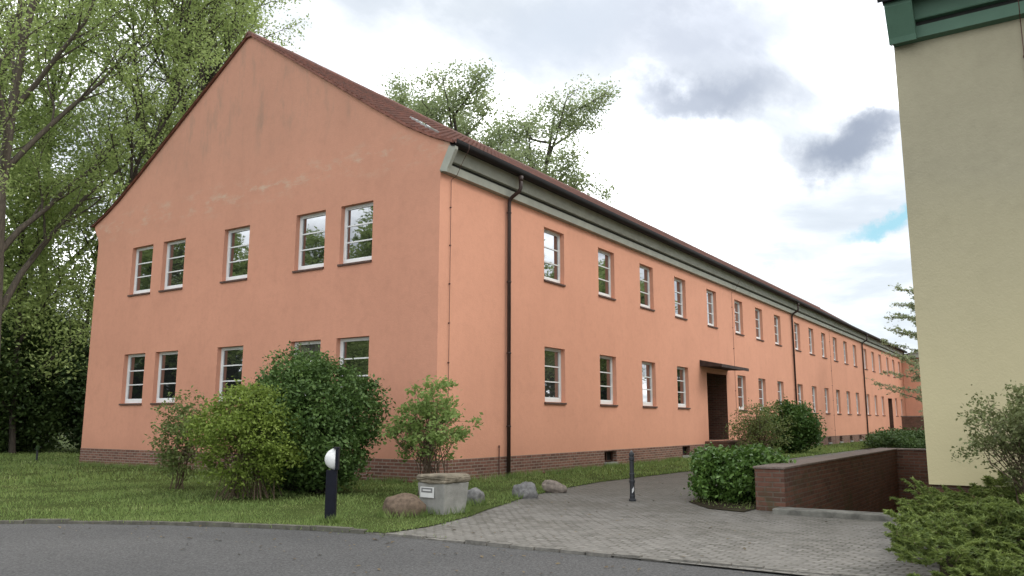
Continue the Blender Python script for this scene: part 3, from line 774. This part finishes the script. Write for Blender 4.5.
# ------------------------------------------------------------------ cream building on the right
YX = -.9; YY = -10.25
b2 = thing('building', 'cream plastered building end with green painted cornice at right edge', 'building', (0, 0, 0))
m = MB(); panel(m, lambda u, z, d_: (YX+d_, u, z), -26, YY, .50, 7.7, [], .1, 1)
gp = [(YX, .5), (YX, 7.55), (YX-.05, 7.7), (YX-.3, 8.1), (YX+7.5, 13.3), (YX+15.3, 8.1), (YX+15.05, 7.7), (YX+15, 7.55), (YX+15, .5)]
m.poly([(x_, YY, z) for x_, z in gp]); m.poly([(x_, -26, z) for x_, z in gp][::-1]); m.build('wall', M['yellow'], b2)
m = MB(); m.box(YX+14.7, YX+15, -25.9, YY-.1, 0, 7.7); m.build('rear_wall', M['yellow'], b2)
m = MB(); m.box(YX+.05, YX+14.6, -25.95, YY-.03, -2.6, .499); m.build('plinth', M['brick_dark'], b2)
cornice(b2, M['green_wood'], .0, 15.7, lambda a, o_, z: (YX-o_, YY-a, z), .36, z_=.12)
m = MB(); m.poly([(YX-.62, YY+.12, 8.16), (YX+7.5, YY+.12, 13.4), (YX+7.5, -26.2, 13.4), (YX-.62, -26.2, 8.16)]); m.poly([(YX+7.5, YY+.12, 13.4), (YX+15.6, YY+.12, 8.16), (YX+15.6, -26.2, 8.16), (YX+7.5, -26.2, 13.4)])
o = m.build('roof', M['slate'], b2); md = o.modifiers.new('s', 'SOLIDIFY'); md.thickness = .09; md.offset = 1
m = MB(); yc = YY-1.77
m.tube([(YX-.03, yc, .5), (YX-.03, yc, 7.45), (YX-.25, yc, 7.55), (YX-.6, yc, 8.2)], .007, 5)
for z in np.arange(1.2, 7.5, .95): m.tube([(YX, yc, z), (YX-.045, yc, z)], .018, 6)
m.build('lightning_conductor', M['cable'], b2)

# ------------------------------------------------------------------ stairwell
sw = thing('basement_stairwell', 'dark brick retaining wall around open basement steps beside the cream building', 'stairwell', (0, 0, 0))
m = MB()
m.box(-1.25, 9.85, -8.2, -7.72, -2.6, .665); m.build('brick_wall', M['brick_dark'], sw, bevel=.012)
m = MB(); m.box(9.851, 10.37, -10.24, -7.68, -2.6, .665); m.build('brick_wall', M['brick_dark'], sw, bevel=.012)
M['coping'] = mat_brick('clinker_coping', (.22, .17, .145), (.15, .115, .1), (.2, .18, .15), bw=.08, rh=.6, ms=.008, moss=.3)
m = MB(); m.box(-1.27, 10.41, -8.215, -7.70, .666, .705); m.box(9.82, 10.41, -10.24, -8.231, .666, .704); m.build('coping', M['coping'], sw, bevel=.01)
m = MB(); m.box(-1.66, -1.28, -10.1, -8.1, -.06, .085); m.build('threshold', M['threshold'], sw, bevel=.015)
m = MB()
for k in range(13):
    m.box(-1.299+.3*k, -1.299+.3*(k+1)-.001, -10.24, -8.201, -2.7, -.175*(k+1)+.06)
m.box(2.6, 9.85, -10.24, -8.201, -2.75, -2.3); m.build('steps', M['concrete'], sw)
m = MB(); m.box(-1.72, -1.30, -8.205, -8.201, -1, .0); 

# ------------------------------------------------------------------ small things
# pillar lamp
lp = thing('lamp_bollard', 'navy post lamp with white half globe standing on the lawn edge', 'lamp', (-6.4, -3.27, 0))
lp.rotation_euler = (0, 0, 0)
dn = Vector((-.62, .78, 0)).normalized(); tn = Vector((-dn.y, dn.x, 0))
m = MB()
def obox(mb, c, a, b, ha, hb, z0, z1):
    q = [c+a*ha+b*hb, c-a*ha+b*hb, c-a*ha-b*hb, c+a*ha-b*hb]; n = len(mb.v)
    mb.v += [(p.x, p.y, z0) for p in q]+[(p.x, p.y, z1) for p in q]
    mb.f += [[n+i for i in f] for f in ([0,3,2,1],[4,5,6,7],[0,1,5,4],[1,2,6,5],[2,3,7,6],[3,0,4,7])]
Z0 = Vector((0, 0, 0))
obox(m, Z0, dn, tn, .075, .06, .0, .74)
obox(m, Z0-dn*.072, dn, tn, .02, .10, .741, 1.044)
obox(m, Z0-dn*.055, dn, tn, .045, .1, 1.045, 1.06)
obox(m, Z0, dn, tn, .085, .07, -.02, .03)
m.build('post', M['navy'], lp, bevel=.006)
m = MB(); n0 = 0; R1, R2 = .16, .158; 
rings = []
for i in range(9):
    ph = PI/2*i/8      # 0 -> rim, 90deg -> front of the dome
    ring = []
    for k in range(20):
        t = 2*PI*k/20
        p = -dn*.051 + tn*(.10*math.cos(ph)*math.cos(t)) + Vector((0, 0, .893+R2*math.cos(ph)*math.sin(t)*.97)) + dn*(R1*math.sin(ph))
        ring.append(m.vert(p))
    rings.append(ring)
for a, b in zip(rings[:-1], rings[1:]):
    for k in range(20): m.f.append([a[k], a[(k+1) % 20], b[(k+1) % 20], b[k]])
m.build('globe', M['globe'], lp, smooth=True)
m = MB()
for z in (.86, .93): 
    pass
# iron bollard
ib = thing('bollard', 'slim black iron bollard with white sticker standing in the paving', 'bollard', (-.97, -5.38, 0))
m = MB(); m.lathe([(0.0680, 0), (0.0680, .03), (0.0496, .045), (0.0496, .10), (0.0440, .11), (0.0440, .32), (0.0528, .33), (0.0528, .37), (0.0440, .38), (0.0440, .46), (0.0496, .47), (0.0496, .49), (0.0400, .50), (0.0400, .72), (0.0512, .735), (0.0512, .775), (0.0400, .79), (0.0400, .80), (0.0496, .815), (0.0464, .85), (0.0240, .872)], 0, 0, 16)
m.build('post', M['iron'], ib, smooth=False)
m = MB()
for k in range(4):
    a0 = PI+.55 + k*.22 - .2; a1 = a0+.2; r = .0465
    m.poly([(r*math.cos(a0), r*math.sin(a0), .14+k*.012), (r*math.cos(a1), r*math.sin(a1), .152+k*.012), (r*math.cos(a1), r*math.sin(a1), .225+k*.012), (r*math.cos(a0), r*math.sin(a0), .213+k*.012)])
m.build('sticker', M['sticker'], ib)
m = MB(); m.lathe([(.025, .873), (.024, .893), (.0, .905)], 0, 0, 12); m.build('cap', M['plate_grey'], ib, smooth=True)

# concrete box with stone lid
ax = Vector((.996, -.06, 0)).normalized(); c0 = Vector((-4.80, -4.04, 0))
bx = thing('concrete_box', 'grey concrete box with mossy stone lid and small white plaque', 'box', (c0.x, c0.y, 0), math.atan2(ax.y, ax.x))
W1, W2 = .60, .56
m = MB(); t = .0
n = len(m.v); m.v += [(.03, .03, -.03), (W1-.06, .03, -.03), (W1-.06, W2-.06, -.03), (.03, W2-.06, -.03), (0, 0, .48), (W1, 0, .48), (W1, W2, .48), (0, W2, .48)]
m.f += [[0,3,2,1],[4,5,6,7],[0,1,5,4],[1,2,6,5],[2,3,7,6],[3,0,4,7]]
m.build('body', M['concrete'], bx, bevel=.015)
def lumpy(name, mat, parent, sx, sy, sz, loc, seed, sub=4, amp=.12, flat=0, tag_=None, cubic=0.):
    import bmesh
    bm = bmesh.new(); bmesh.ops.create_icosphere(bm, subdivisions=sub, radius=1)
    from mathutils import noise as mn
    off = Vector((seed*7.3, seed*3.1, seed*1.7))
    for v in bm.verts:
        p = v.co.normalized()
        if cubic:
            mx = max(abs(p.x), abs(p.y), abs(p.z)*1.0); p = p.lerp(p/mx*.9, cubic)
        f = 1 + amp*mn.noise(p*1.3+off) + amp*.45*mn.noise(p*3.1+off) + amp*.18*mn.noise(p*8+off)
        p = p*f
        v.co = Vector((p.x*sx, p.y*sy, max(p.z, -flat if flat else -9)*sz))
    me = bpy.data.meshes.new(name); bm.to_mesh(me); bm.free()
    me.polygons.foreach_set('use_smooth', [True]*len(me.polygons)); me.materials.append(mat)
    o = bpy.data.objects.new(name, me); COL.objects.link(o); o.location = loc
    if parent: o.parent = parent
    return o
o = lumpy('lid', M['stone'], bx, .37, .35, .075, (W1/2, W2/2, .54), 4, 5, .10, cubic=.72)
m = MB(); m.box(-.012, -.001, W2*.36, W2*.86, .26, .42); pq = m.build('plaque', M['plate'], bx)
m = MB(); m.box(-.016, -.0125, W2*.41, W2*.82, .335, .405); m.build('plaque_field', M['plate_grey'], pq)
m = MB(); m.box(-.019, -.0165, W2*.46, W2*.76, .36, .382); m.build('plaque_text_line', M['plate'], pq)

M['rock_brown'] = mat_simple('brown_granite', (.155, .115, .085), .95, .35, 14, .012, .1)
M['rock_grey'] = mat_simple('grey_granite', (.20, .195, .19), .95, .4, 12, .012, .1)
M['rock_pink'] = mat_simple('pinkish_granite', (.25, .21, .18), .95, .35, 12, .012, .1)
r0 = lumpy('boulder', M['rock_brown'], None, .26, .34, .21, (-5.15, -3.55, .12), 1, 4, .12, cubic=.15); tag(r0, 'large brown boulder lying against the concrete box', 'boulder')
r0.rotation_euler = (0, 0, .5)
r1 = lumpy('boulder', M['rock_grey'], None, .14, .17, .18, (-3.2, -3.45, .11), 2, 4, .2, cubic=.3); tag(r1, 'small rounded grey stone just right of the concrete box', 'boulder')
r2 = lumpy('boulder', M['rock_grey'], None, .19, .23, .20, (-1.55, -3.42, .08), 3, 4, .3, cubic=.25); tag(r2, 'grey angular boulder with pale face on the grass edge', 'boulder'); r2.rotation_euler = (0, .3, .9)
r3 = lumpy('boulder', M['rock_pink'], None, .13, .27, .13, (-.25, -3.32, .09), 5, 4, .25, cubic=.15); tag(r3, 'flat pinkish stone farthest right on the grass edge', 'boulder'); r3.rotation_euler = (.25, 0, .45)

# small green post on the far lawn
sp = thing('post', 'short dark post standing on the lawn before the trees', 'post', (.07, 17.87, 0))
m = MB(); m.tube([(0, 0, -.05), (0, 0, .45)], .035, 8); m.build('stake', M['iron'], sp)
m = MB(); m.box(-.03, .03, -.09, .09, .40, .56); m.build('head', M['leaf_dark'], sp, bevel=.01)
# distant brick block at the second door
db = thing('brick_wall', 'low dark brick wall block at the far door', 'wall', (60.6, -2.1, 0), .1)
m = MB(); m.box(-.25, .25, -1.9, .95, 0, 1.84); m.build('masonry', M['brick_dark'], db)
m = MB(); m.box(-.29, .29, -1.95, 1.0, 1.841, 1.92); m.build('coping', M['coping'], db)

# ------------------------------------------------------------------ vegetation
def leaf_quads(P, size, rng, up=.3, elong=1.5, droop=0, dirs=None):
    """P (n,3) centres -> rhombic leaves, random orientation biased to face up"""
    n = len(P)
    nrm = rng.normal(size=(n, 3)); nrm[:, 2] = np.abs(nrm[:, 2]) + up; nrm /= np.linalg.norm(nrm, axis=1)[:, None]
    a = rng.normal(size=(n, 3)) if dirs is None else dirs + rng.normal(size=(n, 3))*.45
    a -= nrm*np.sum(a*nrm, 1)[:, None]; a /= np.linalg.norm(a, axis=1)[:, None]+1e-9
    a[:, 2] -= droop; b = np.cross(nrm, a)
    s = (size*rng.uniform(.6, 1.3, n))[:, None]
    V = np.empty((n, 4, 3))
    V[:, 0] = P - a*s*.5*elong; V[:, 1] = P + b*s*.42 - a*s*.06; V[:, 2] = P + a*s*.5*elong; V[:, 3] = P - b*s*.42 - a*s*.06
    fold = nrm*s*.12; V[:, 1] += fold; V[:, 3] += fold
    return V.reshape(-1, 3), np.arange(n*4).reshape(-1, 4)

def tube_np(mb, pts, r0, r1, sides):
    k = len(pts); mb.tube(pts, [r0+(r1-r0)*i/(k-1) for i in range(k)], sides, cap=False)

def grow(rng, base, height, r0, lean=(0, 0), first=.28, n1=12, spread=.62, levels=3, fork=1, ratio=.5, up=.25):
    """recursive tree: returns MB of wood and list of twig points with directions"""
    mb = MB(); tips = []
    def branch(p, dr, ln, r, lev):
        n = 7 if lev == 0 else 5 if lev == 1 else 4
        pts = [p.copy()]; dcur = dr.normalized()
        for i in range(n):
            wob = Vector((rng.gauss(0, 1), rng.gauss(0, 1), rng.gauss(0, .6)))*(.07 if lev == 0 else .16)
            dcur = (dcur + wob + Vector((0, 0, up*(.25 if lev == 0 else .3 if lev == 1 else .1)))).normalized()
            pts.append(pts[-1] + dcur*ln/n)
        tube_np(mb, pts, r, max(r*(.28 if lev == 0 else .2), .008), 9 if lev == 0 else 6 if lev == 1 else 4)
        if lev >= levels:
            for i in range(1, len(pts)): tips.append((pts[i], dcur, ln))
            return
        if lev == levels-1:
            for i in range(len(pts)//2, len(pts)): tips.append((pts[i], dcur, ln*.6))
        nc = n1 if lev == 0 else max(4, int(n1*.55)) if lev == 1 else 4
        for c_ in range(nc):
            t = (first if lev == 0 else .25) + (1-(first if lev == 0 else .25))*(c_+rng.random())/nc
            fi = min(t*n, n-.001); i = int(fi); q = pts[i].lerp(pts[i+1], fi-i)
            dd = (pts[i+1]-pts[i]).normalized()
            az = rng.uniform(0, 2*PI) if lev else c_*2.4 + rng.uniform(-.5, .5)
            o1 = dd.orthogonal().normalized(); o2 = dd.cross(o1)
            side = o1*math.cos(az)+o2*math.sin(az)
            ang = rng.uniform(.75, 1.25)*spread
            nd = dd*math.cos(ang)+side*math.sin(ang)
            l2 = ln*ratio*rng.uniform(.65, 1.15)*(1.15-.55*t if lev == 0 else 1)
            branch(q, nd, l2, r*(.5 if lev == 0 else .45)*(1.1-.5*t), lev+1)
    if fork == 1:
        branch(Vector(base), Vector((lean[0], lean[1], 1)), height, r0, 0)
    else:
        for k in range(fork):
            a = 2*PI*k/fork + rng.uniform(-.4, .4)
            branch(Vector(base)+Vector((math.cos(a), math.sin(a), 0))*r0*.6, Vector((lean[0]+math.cos(a)*.22, lean[1]+math.sin(a)*.22, 1)), height*rng.uniform(.85, 1), r0*.75, 0)
    return mb, tips

def tree(label, loc, height, r0, seed, nleaf, lsize, leafm, barkm, group=None, sigma=.45, name='tree', **kw):
    rng = random.Random(seed); nr = np.random.RandomState(seed)
    root = thing(name, label, 'tree', loc, 0, group)
    mb, tips = grow(rng, (0, 0, -.1), height, r0, **kw)
    mb.build('trunk', barkm, root, smooth=True)
    T = np.array([t[0] for t in tips]); 
    # thin some clusters so that the sky shows through
    keepw = nr.uniform(.15, 1, len(T))**2.6; keepw /= keepw.sum()
    idx = nr.choice(len(T), nleaf, p=keepw)
    P = T[idx] + nr.normal(size=(nleaf, 3))*sigma*np.array([1, 1, .75])
    V, F = leaf_quads(P, np.full(nleaf, lsize), nr)
    np_mesh('crown', V, F, leafm, root)
    return root

def shrub(name, label, cat, loc, rx, ry, z0, z1, leafm, barkm, seed, nleaf, lsize, nclump=140, csig=.13, stems=14, shell=.6, stem_r=.018, top_bias=0., group=None, boxy=1., elong=1.5, up=.3, rz=0, stem_base=.12):
    rng = random.Random(seed); nr = np.random.RandomState(seed)
    root = thing(name, label, cat, loc, rz, group)
    # clump centres in a lumpy super-ellipsoid
    K = nclump; dirs = nr.normal(size=(K, 3)); dirs /= np.linalg.norm(dirs, axis=1)[:, None]
    if boxy != 1.:
        dirs = np.sign(dirs)*np.abs(dirs)**boxy; dirs /= np.maximum(1e-6, (np.abs(dirs)**(2/boxy)).sum(1)**(boxy/2))[:, None]
    rad = (1-shell) + shell*1.0; rr = np.where(nr.rand(K) < shell, nr.uniform(.82, 1.03, K), nr.uniform(.2, .85, K))
    zc = (z0+z1)/2; hz = (z1-z0)/2
    lump = 1 + .12*np.sin(dirs[:, 0]*3.1+seed)*np.cos(dirs[:, 1]*2.7+seed*2) + .10*np.sin(dirs[:, 2]*4+dirs[:, 0]*3+seed)
    Cc = dirs*(rr*lump)[:, None]*np.array([rx, ry, hz]) + np.array([0, 0, zc])
    if top_bias: 
        keep = nr.rand(K) < np.clip(1-top_bias*(z1-Cc[:, 2])/(z1-z0), .05, 1); Cc = Cc[keep]; K = len(Cc)
    mb = MB()
    for k in range(stems):
        a = rng.uniform(0, 2*PI); b = Vector((math.cos(a)*rx*stem_base*rng.random(), math.sin(a)*ry*stem_base*rng.random(), -.03))
        tgt = Vector(Cc[rng.randrange(K)]); mid = b.lerp(tgt, .5); mid.x *= .72; mid.y *= .72; mid.z += hz*.12
        q1 = b.lerp(mid, .5) + Vector((rng.gauss(0, .03), rng.gauss(0, .03), 0))
        pts = [b, q1, mid, mid.lerp(tgt, .55)+Vector((rng.gauss(0, .04), rng.gauss(0, .04), 0)), tgt]
        r = stem_r*rng.uniform(.7, 1.3); tube_np(mb, pts, r, r*.3, 5)
        for j in range(4):
            t2 = Vector(Cc[rng.randrange(K)]); p2 = pts[2+j % 2]
            if (t2-p2).length < (rx+hz)*.75: tube_np(mb, [p2, p2.lerp(t2, .5)+Vector((0, 0, .04)), t2], r*.5, r*.15, 4)
    mb.build('stems', barkm, root, smooth=True)
    w_ = nr.uniform(.3, 1, K); w_ /= w_.sum(); idx = nr.choice(K, nleaf, p=w_)
    P = Cc[idx] + nr.normal(size=(nleaf, 3))*csig*np.array([1, 1, .8])
    P = P[P[:, 2] > .03]
    V, F = leaf_quads(P, np.full(len(P), lsize), nr, up=up, elong=elong)
    np_mesh('foliage', V, F, leafm, root)
    return root

# shrubs in front of the gable
shrub('shrub', 'thin straggly olive shrub left of the yellow-green bush', 'shrub', (-4.15, 3.55, 0), .46, .60, .25, 1.95, M['leaf_olive'], M['twig'], 21, 3600, .05, 70, .10, 11, .45, .012, stem_base=.35)
shrub('shrub', 'rounded yellow-green bush with bare stems below', 'shrub', (-4.6, .82, 0), .9, 1.0, .10, 2.05, M['leaf_yellow'], M['twig'], 22, 18500, .046, 300, .10, 50, .6, .010, top_bias=.55, stem_base=.75)
shrub('shrub', 'big dense dark green dome-shaped bush below the gable windows', 'shrub', (-3.1, .88, 0), 1.28, 1.48, .0, 2.62, M['leaf_lilac'], M['bark_dark'], 23, 46000, .058, 480, .13, 34, .78, .022, boxy=.95, stem_base=.4)
shrub('shrub', 'airy light green shrub with open stems behind the concrete box', 'shrub', (-2.25, -1.72, 0), .74, .92, .55, 2.12, M['leaf_light'], M['twig'], 24, 4200, .06, 120, .085, 34, .5, .012, top_bias=.85, stem_base=.45)
shrub('hedge', 'glossy leaved low bush at the end of the brick stair wall', 'hedge', (.55, -6.95, 0), 1.15, .74, .05, .90, M['leaf_glossy'], M['twig'], 25, 20000, .06, 300, .08, 16, .75, .012, boxy=.75)
shrub('shrub', 'sparse brownish-green bush beside the canopied door', 'shrub', (18.1, -1.95, 0), 1.0, 1.1, .1, 2.2, M['leaf_olive'], M['twig'], 26, 4600, .06, 150, .17, 44, .5, .016)
shrub('shrub', 'dense dark green bush standing right of the brownish one', 'shrub', (23.6, -1.8, 0), 1.05, 1.15, .0, 2.35, M['leaf_dense'], M['twig'], 27, 14000, .09, 200, .17, 20, .65, .02)
shrub('hedge', 'low spreading hedge beyond the far end of the brick stair wall', 'hedge', (35.0, -5.0, 0), 4.2, 1.9, .0, .82, M['leaf_hedge'], M['twig'], 28, 16000, .1, 260, .17, 16, .7, .015)
shrub('shrub', 'grey-green leggy shrub in front of the cream wall', 'shrub', (-2.4, -11.68, 0), .74, .84, .55, 1.80, M['leaf_grey'], M['twig'], 29, 9000, .036, 230, .07, 44, .5, .010, top_bias=.7, stem_base=.35)

# juniper ground cover: feathery sprays
jr = thing('juniper', 'feathery yellow-green juniper spreading in the bed below the cream wall', 'shrub', (-3.6, -11.35, 0))
nr = np.random.RandomState(5); rng = random.Random(5); mb = MB(); PP = []; DD = []
JP = [(-6.85, -10.62), (-4.9, -10.44), (-3.2, -10.27), (-1.6, -10.3), (-.95, -10.6), (-.95, -14.5), (-6.8, -14.5)]
cnt = 0
while cnt < 2600:
    x, y = rng.uniform(-6.9, -.95), rng.uniform(-14.0, -10.2)
    if not inpoly(np.array([x]), np.array([y]), JP)[0]: continue
    cnt += 1
    hgt = .22 + .40*(.5+.5*math.sin(x*1.9+1)*math.sin(y*2.3)) + max(0, (x+3.2))*.05
    p = Vector((x+3.6, y+11.35, hgt*rng.uniform(.25, 1.0))); a = rng.uniform(0, 2*PI) if rng.random() < .5 else rng.gauss(2.4, .8)
    dr = Vector((math.cos(a), math.sin(a), rng.uniform(.3, 1.2))).normalized(); ln = rng.uniform(.09, .22)
    pts = [p]; 
    for i in range(5):
        dr = (dr + Vector((rng.gauss(0, .1), rng.gauss(0, .1), -.10))).normalized(); pts.append(pts[-1]+dr*ln/5)
    tube_np(mb, pts, .004, .0015, 3)
    o1 = dr.cross(Vector((0, 0, 1))).normalized()
    for i in range(1, 6):
        for j in range(17):
            s_ = rng.choice((-1, 1)); q = pts[i].lerp(pts[i-1], rng.random()) 
            dd = (dr*.8 + o1*s_*rng.uniform(.3, .9) + Vector((0, 0, rng.uniform(-.15, .35)))).normalized()
            PP.append(q + dd*rng.uniform(.015, .06)*(1.2-i*.12)); DD.append(dd)
mb.build('stems', M['twig'], jr)
V, F = leaf_quads(np.array(PP), np.full(len(PP), .017), nr, .3, 4.2, 0, np.array(DD)*2)
np_mesh('foliage', V, F, M['leaf_juniper'], jr)

# tall poplars / willows behind the gable, left
TG = 'tall trees left of the pink gable'
tree('tall tree with thick leaning trunk at the left edge', (1.2, 23.9, 0), 25, .31, 101, 36000, .10, M['leaf_poplar'], M['bark'], TG, .33, lean=(-.02, .05), n1=15, first=.2, ratio=.42)
tree('tall dark-trunked tree closest to the gable corner', (4.6, 22.6, 0), 25, .28, 102, 36000, .10, M['leaf_poplar'], M['bark_dark'], TG, .33, lean=(.04, .0), n1=15, first=.2, ratio=.42)
tree('tall tree rising behind the left roof slope', (9.4, 24.8, 0), 25, .40, 103, 32000, .11, M['leaf_poplar'], M['bark_dark'], TG, .33, lean=(.03, -.02), n1=15, first=.3, ratio=.42)
tree('tall tree behind the gable peak of the roof', (12.0, 29.5, 0), 24, .40, 104, 20000, .14, M['leaf_poplar'], M['bark_dark'], TG, .45, n1=14, first=.35, ratio=.4)
tree('slender tree farther back between the left trunks', (8.6, 35.5, 0), 25, .34, 105, 17000, .16, M['leaf_poplar'], M['bark'], TG, .5, n1=14, first=.2, ratio=.4)
tree('tree farthest back at the left edge', (2.5, 36, 0), 24, .4, 106, 16000, .16, M['leaf_poplar'], M['bark'], TG, .5, n1=14, first=.2, ratio=.4)
for x, y, h, sd, lb in [(2.9, 25.6, 12, 131, 'young light-leaved tree low between the two front trunks'), (7.0, 27.5, 14, 132, 'young tree hard behind the gable corner'), (-.6, 29.5, 13, 133, 'young bushy tree at the far left edge'), (5.2, 32.0, 17, 134, 'half-grown tree filling the gap behind the front trunks')]:
    tree(lb, (x, y, 0), h, .14, sd, 17000, .12, M['leaf_poplar'], M['bark_dark'], 'young trees under the tall ones', .5, n1=15, first=.08, ratio=.36)
# dark undergrowth beneath them
UG = 'dark bushes beneath the left trees'
for i, (x, y, rx, h, lb) in enumerate([(6.6, 24.3, 2.3, 5.0, 'dark evergreen bush against the gable corner'), (3.6, 27.4, 2.6, 6.0, 'dark bush between the two nearest trunks'), (1.2, 31.2, 2.9, 6.2, 'dark evergreen bush at the left edge of the lawn'), (6.4, 31.5, 3.0, 7.2, 'taller dark bush behind the others under the trees'), (-2.2, 34.5, 3.2, 6.0, 'dark bush outermost to the left')]):
    shrub('bush', lb, 'bush', (x, y, 0), rx, rx, .0, h, M['leaf_dark' if i % 2 == 0 else 'leaf_under'], M['bark_dark'], 40+i, 36000, .13, 360, .35, 14, .65, .05, group=UG)
# tree crowns above the long roof
tree('broad leafy tree showing above the roof ridge centre', (40.2, 26.4, 0), 30.5, .5, 111, 70000, .175, M['leaf_poplar_far'], M['bark_dark'], 'trees behind the long roof', .55, n1=13, first=.42, ratio=.32, spread=1.05, fork=4)
tree('smaller rounded tree behind the roof left of the broad one', (35.6, 26.0, 0), 25.0, .4, 112, 20000, .17, M['leaf_poplar_far'], M['bark_dark'], 'trees behind the long roof', .55, n1=11, first=.5, ratio=.32, spread=.7)
# larch at the right behind the cream building
lr = thing('larch', 'pale feathery larch branches reaching out behind the cream building', 'tree', (39.6, -5.9, 0))
rng = random.Random(9); nr = np.random.RandomState(9); mb = MB(); PP = []; DD = []
mb.tube([(0, 0, -.1), (.1, 0, 4), (0, .1, 8), (.1, .1, 10.5)], [.2, .15, .08, .02], 8)
for k in range(40):
    z = 1.6 + 8.4*k/40+rng.uniform(-.3, .3); a = k*2.4+rng.uniform(-.8, .8); ln = (3.9*(1-(z-1)/10.5)+.5)*rng.uniform(.75, 1.1)
    dr = Vector((math.cos(a), math.sin(a), .18)); p = Vector((.05, .05, z)); pts = [p]
    for i in range(5):
        dr = (dr+Vector((rng.gauss(0, .08), rng.gauss(0, .08), rng.gauss(.02, .06)))).normalized(); pts.append(pts[-1]+dr*ln/5)
    tube_np(mb, pts, .035, .006, 4)
    for i in range(1, 6):
        for j in range(5):
            q = pts[i].lerp(pts[i-1], rng.random()); sd = Vector((rng.gauss(0, 1), rng.gauss(0, 1), rng.gauss(-.25, .3))).normalized(); l2 = rng.uniform(.25, .6)
            e = q+(dr*.6+sd*.8)*l2; tube_np(mb, [q, q.lerp(e, .5), e], .008, .003, 3)
            for t_ in range(10):
                f = rng.random(); PP.append(q.lerp(e, f)+Vector((rng.gauss(0, .05), rng.gauss(0, .05), rng.gauss(0, .05)))); DD.append(sd)
mb.build('trunk', M['bark'], lr)
V, F = leaf_quads(np.array(PP), np.full(len(PP), .10), nr, .3, 1.6); np_mesh('crown', V, F, M['leaf_larch'], lr)

rl = np.random.RandomState(31); n = 420
x = np.concatenate([rl.uniform(-6.9, 6, n//2), rl.uniform(-9, -6.8, n//2)]); y = np.concatenate([rl.uniform(-9.5, -3.2, n//2), rl.uniform(-9, 3, n//2)])
dist = x + 6.7 + np.maximum(0, y+4.5)*.28
k = ~inpoly(x, y, LAWN) & ~((x > WX0-.5) & (y < WY1+.6)); x = x[k]; y = y[k]
P = np.stack([x, y, np.where(inpoly(x, y, EDGE + [(-60, -40), (-60, 45)]), -.008, .012)], 1)
V, F = leaf_quads(P, rl.uniform(.02, .05, len(P)), rl, 6.); lt = np_mesh('fallen_leaves', V, F, M['litter']); lt['kind'] = 'stuff'; lt['label'] = 'scattered dry leaf litter on the paving and road edge'; lt['category'] = 'litter'
# trees across the road, seen mirrored in the window panes
rt = tree('tree across the road mirrored in the window panes', (-34, 33, 0), 15, .32, 121, 22000, .24, M['leaf_poplar'], M['bark_dark'], 'trees mirrored in the windows', .55, n1=12, first=.2, ratio=.45)
for x, y, s_, a in [(-27, 44, 1.1, 1), (-40, 46, 1.2, 2.2), (-24, 31, .75, 3), (-46, 32, 1.1, 4), (-34, 60, 1.3, 5), (38, -26, 1.0, .5), (47, -30, 1.1, 1.6), (57, -25, 1.0, 2.5), (70, -33, 1.2, 3.3), (30, -38, 1.2, 4.3)]:
    o = copy_tree(rt); o.location = (x, y, 0); o.rotation_euler = (0, 0, a); o.scale = (s_, s_, s_*.85)
nr = np.random.RandomState(77); n = 60000
t = nr.uniform(0, 1, n); ang = np.where(nr.rand(n) < .55, np.radians(88 + 85*t), np.radians(-72 + 61*t))
rad = np.where(ang > 0, 62, 95) + nr.normal(0, 2.5, n); top = 7.5 + 3*np.sin(ang*23) + 2*np.sin(ang*61+1) + nr.normal(0, .8, n)
P = np.stack([rad*np.cos(ang)-6, rad*np.sin(ang), np.maximum(.1, top*nr.uniform(0, 1, n)**.8)], 1)
V, F = leaf_quads(P, np.full(n, .75), nr); wd = np_mesh('woodland', V, F, M['leaf_under'])
wd['kind'] = 'stuff'; wd['label'] = 'dark far wood mirrored in the lower window panes'; wd['category'] = 'wood'
print('objects', len(bpy.data.objects))
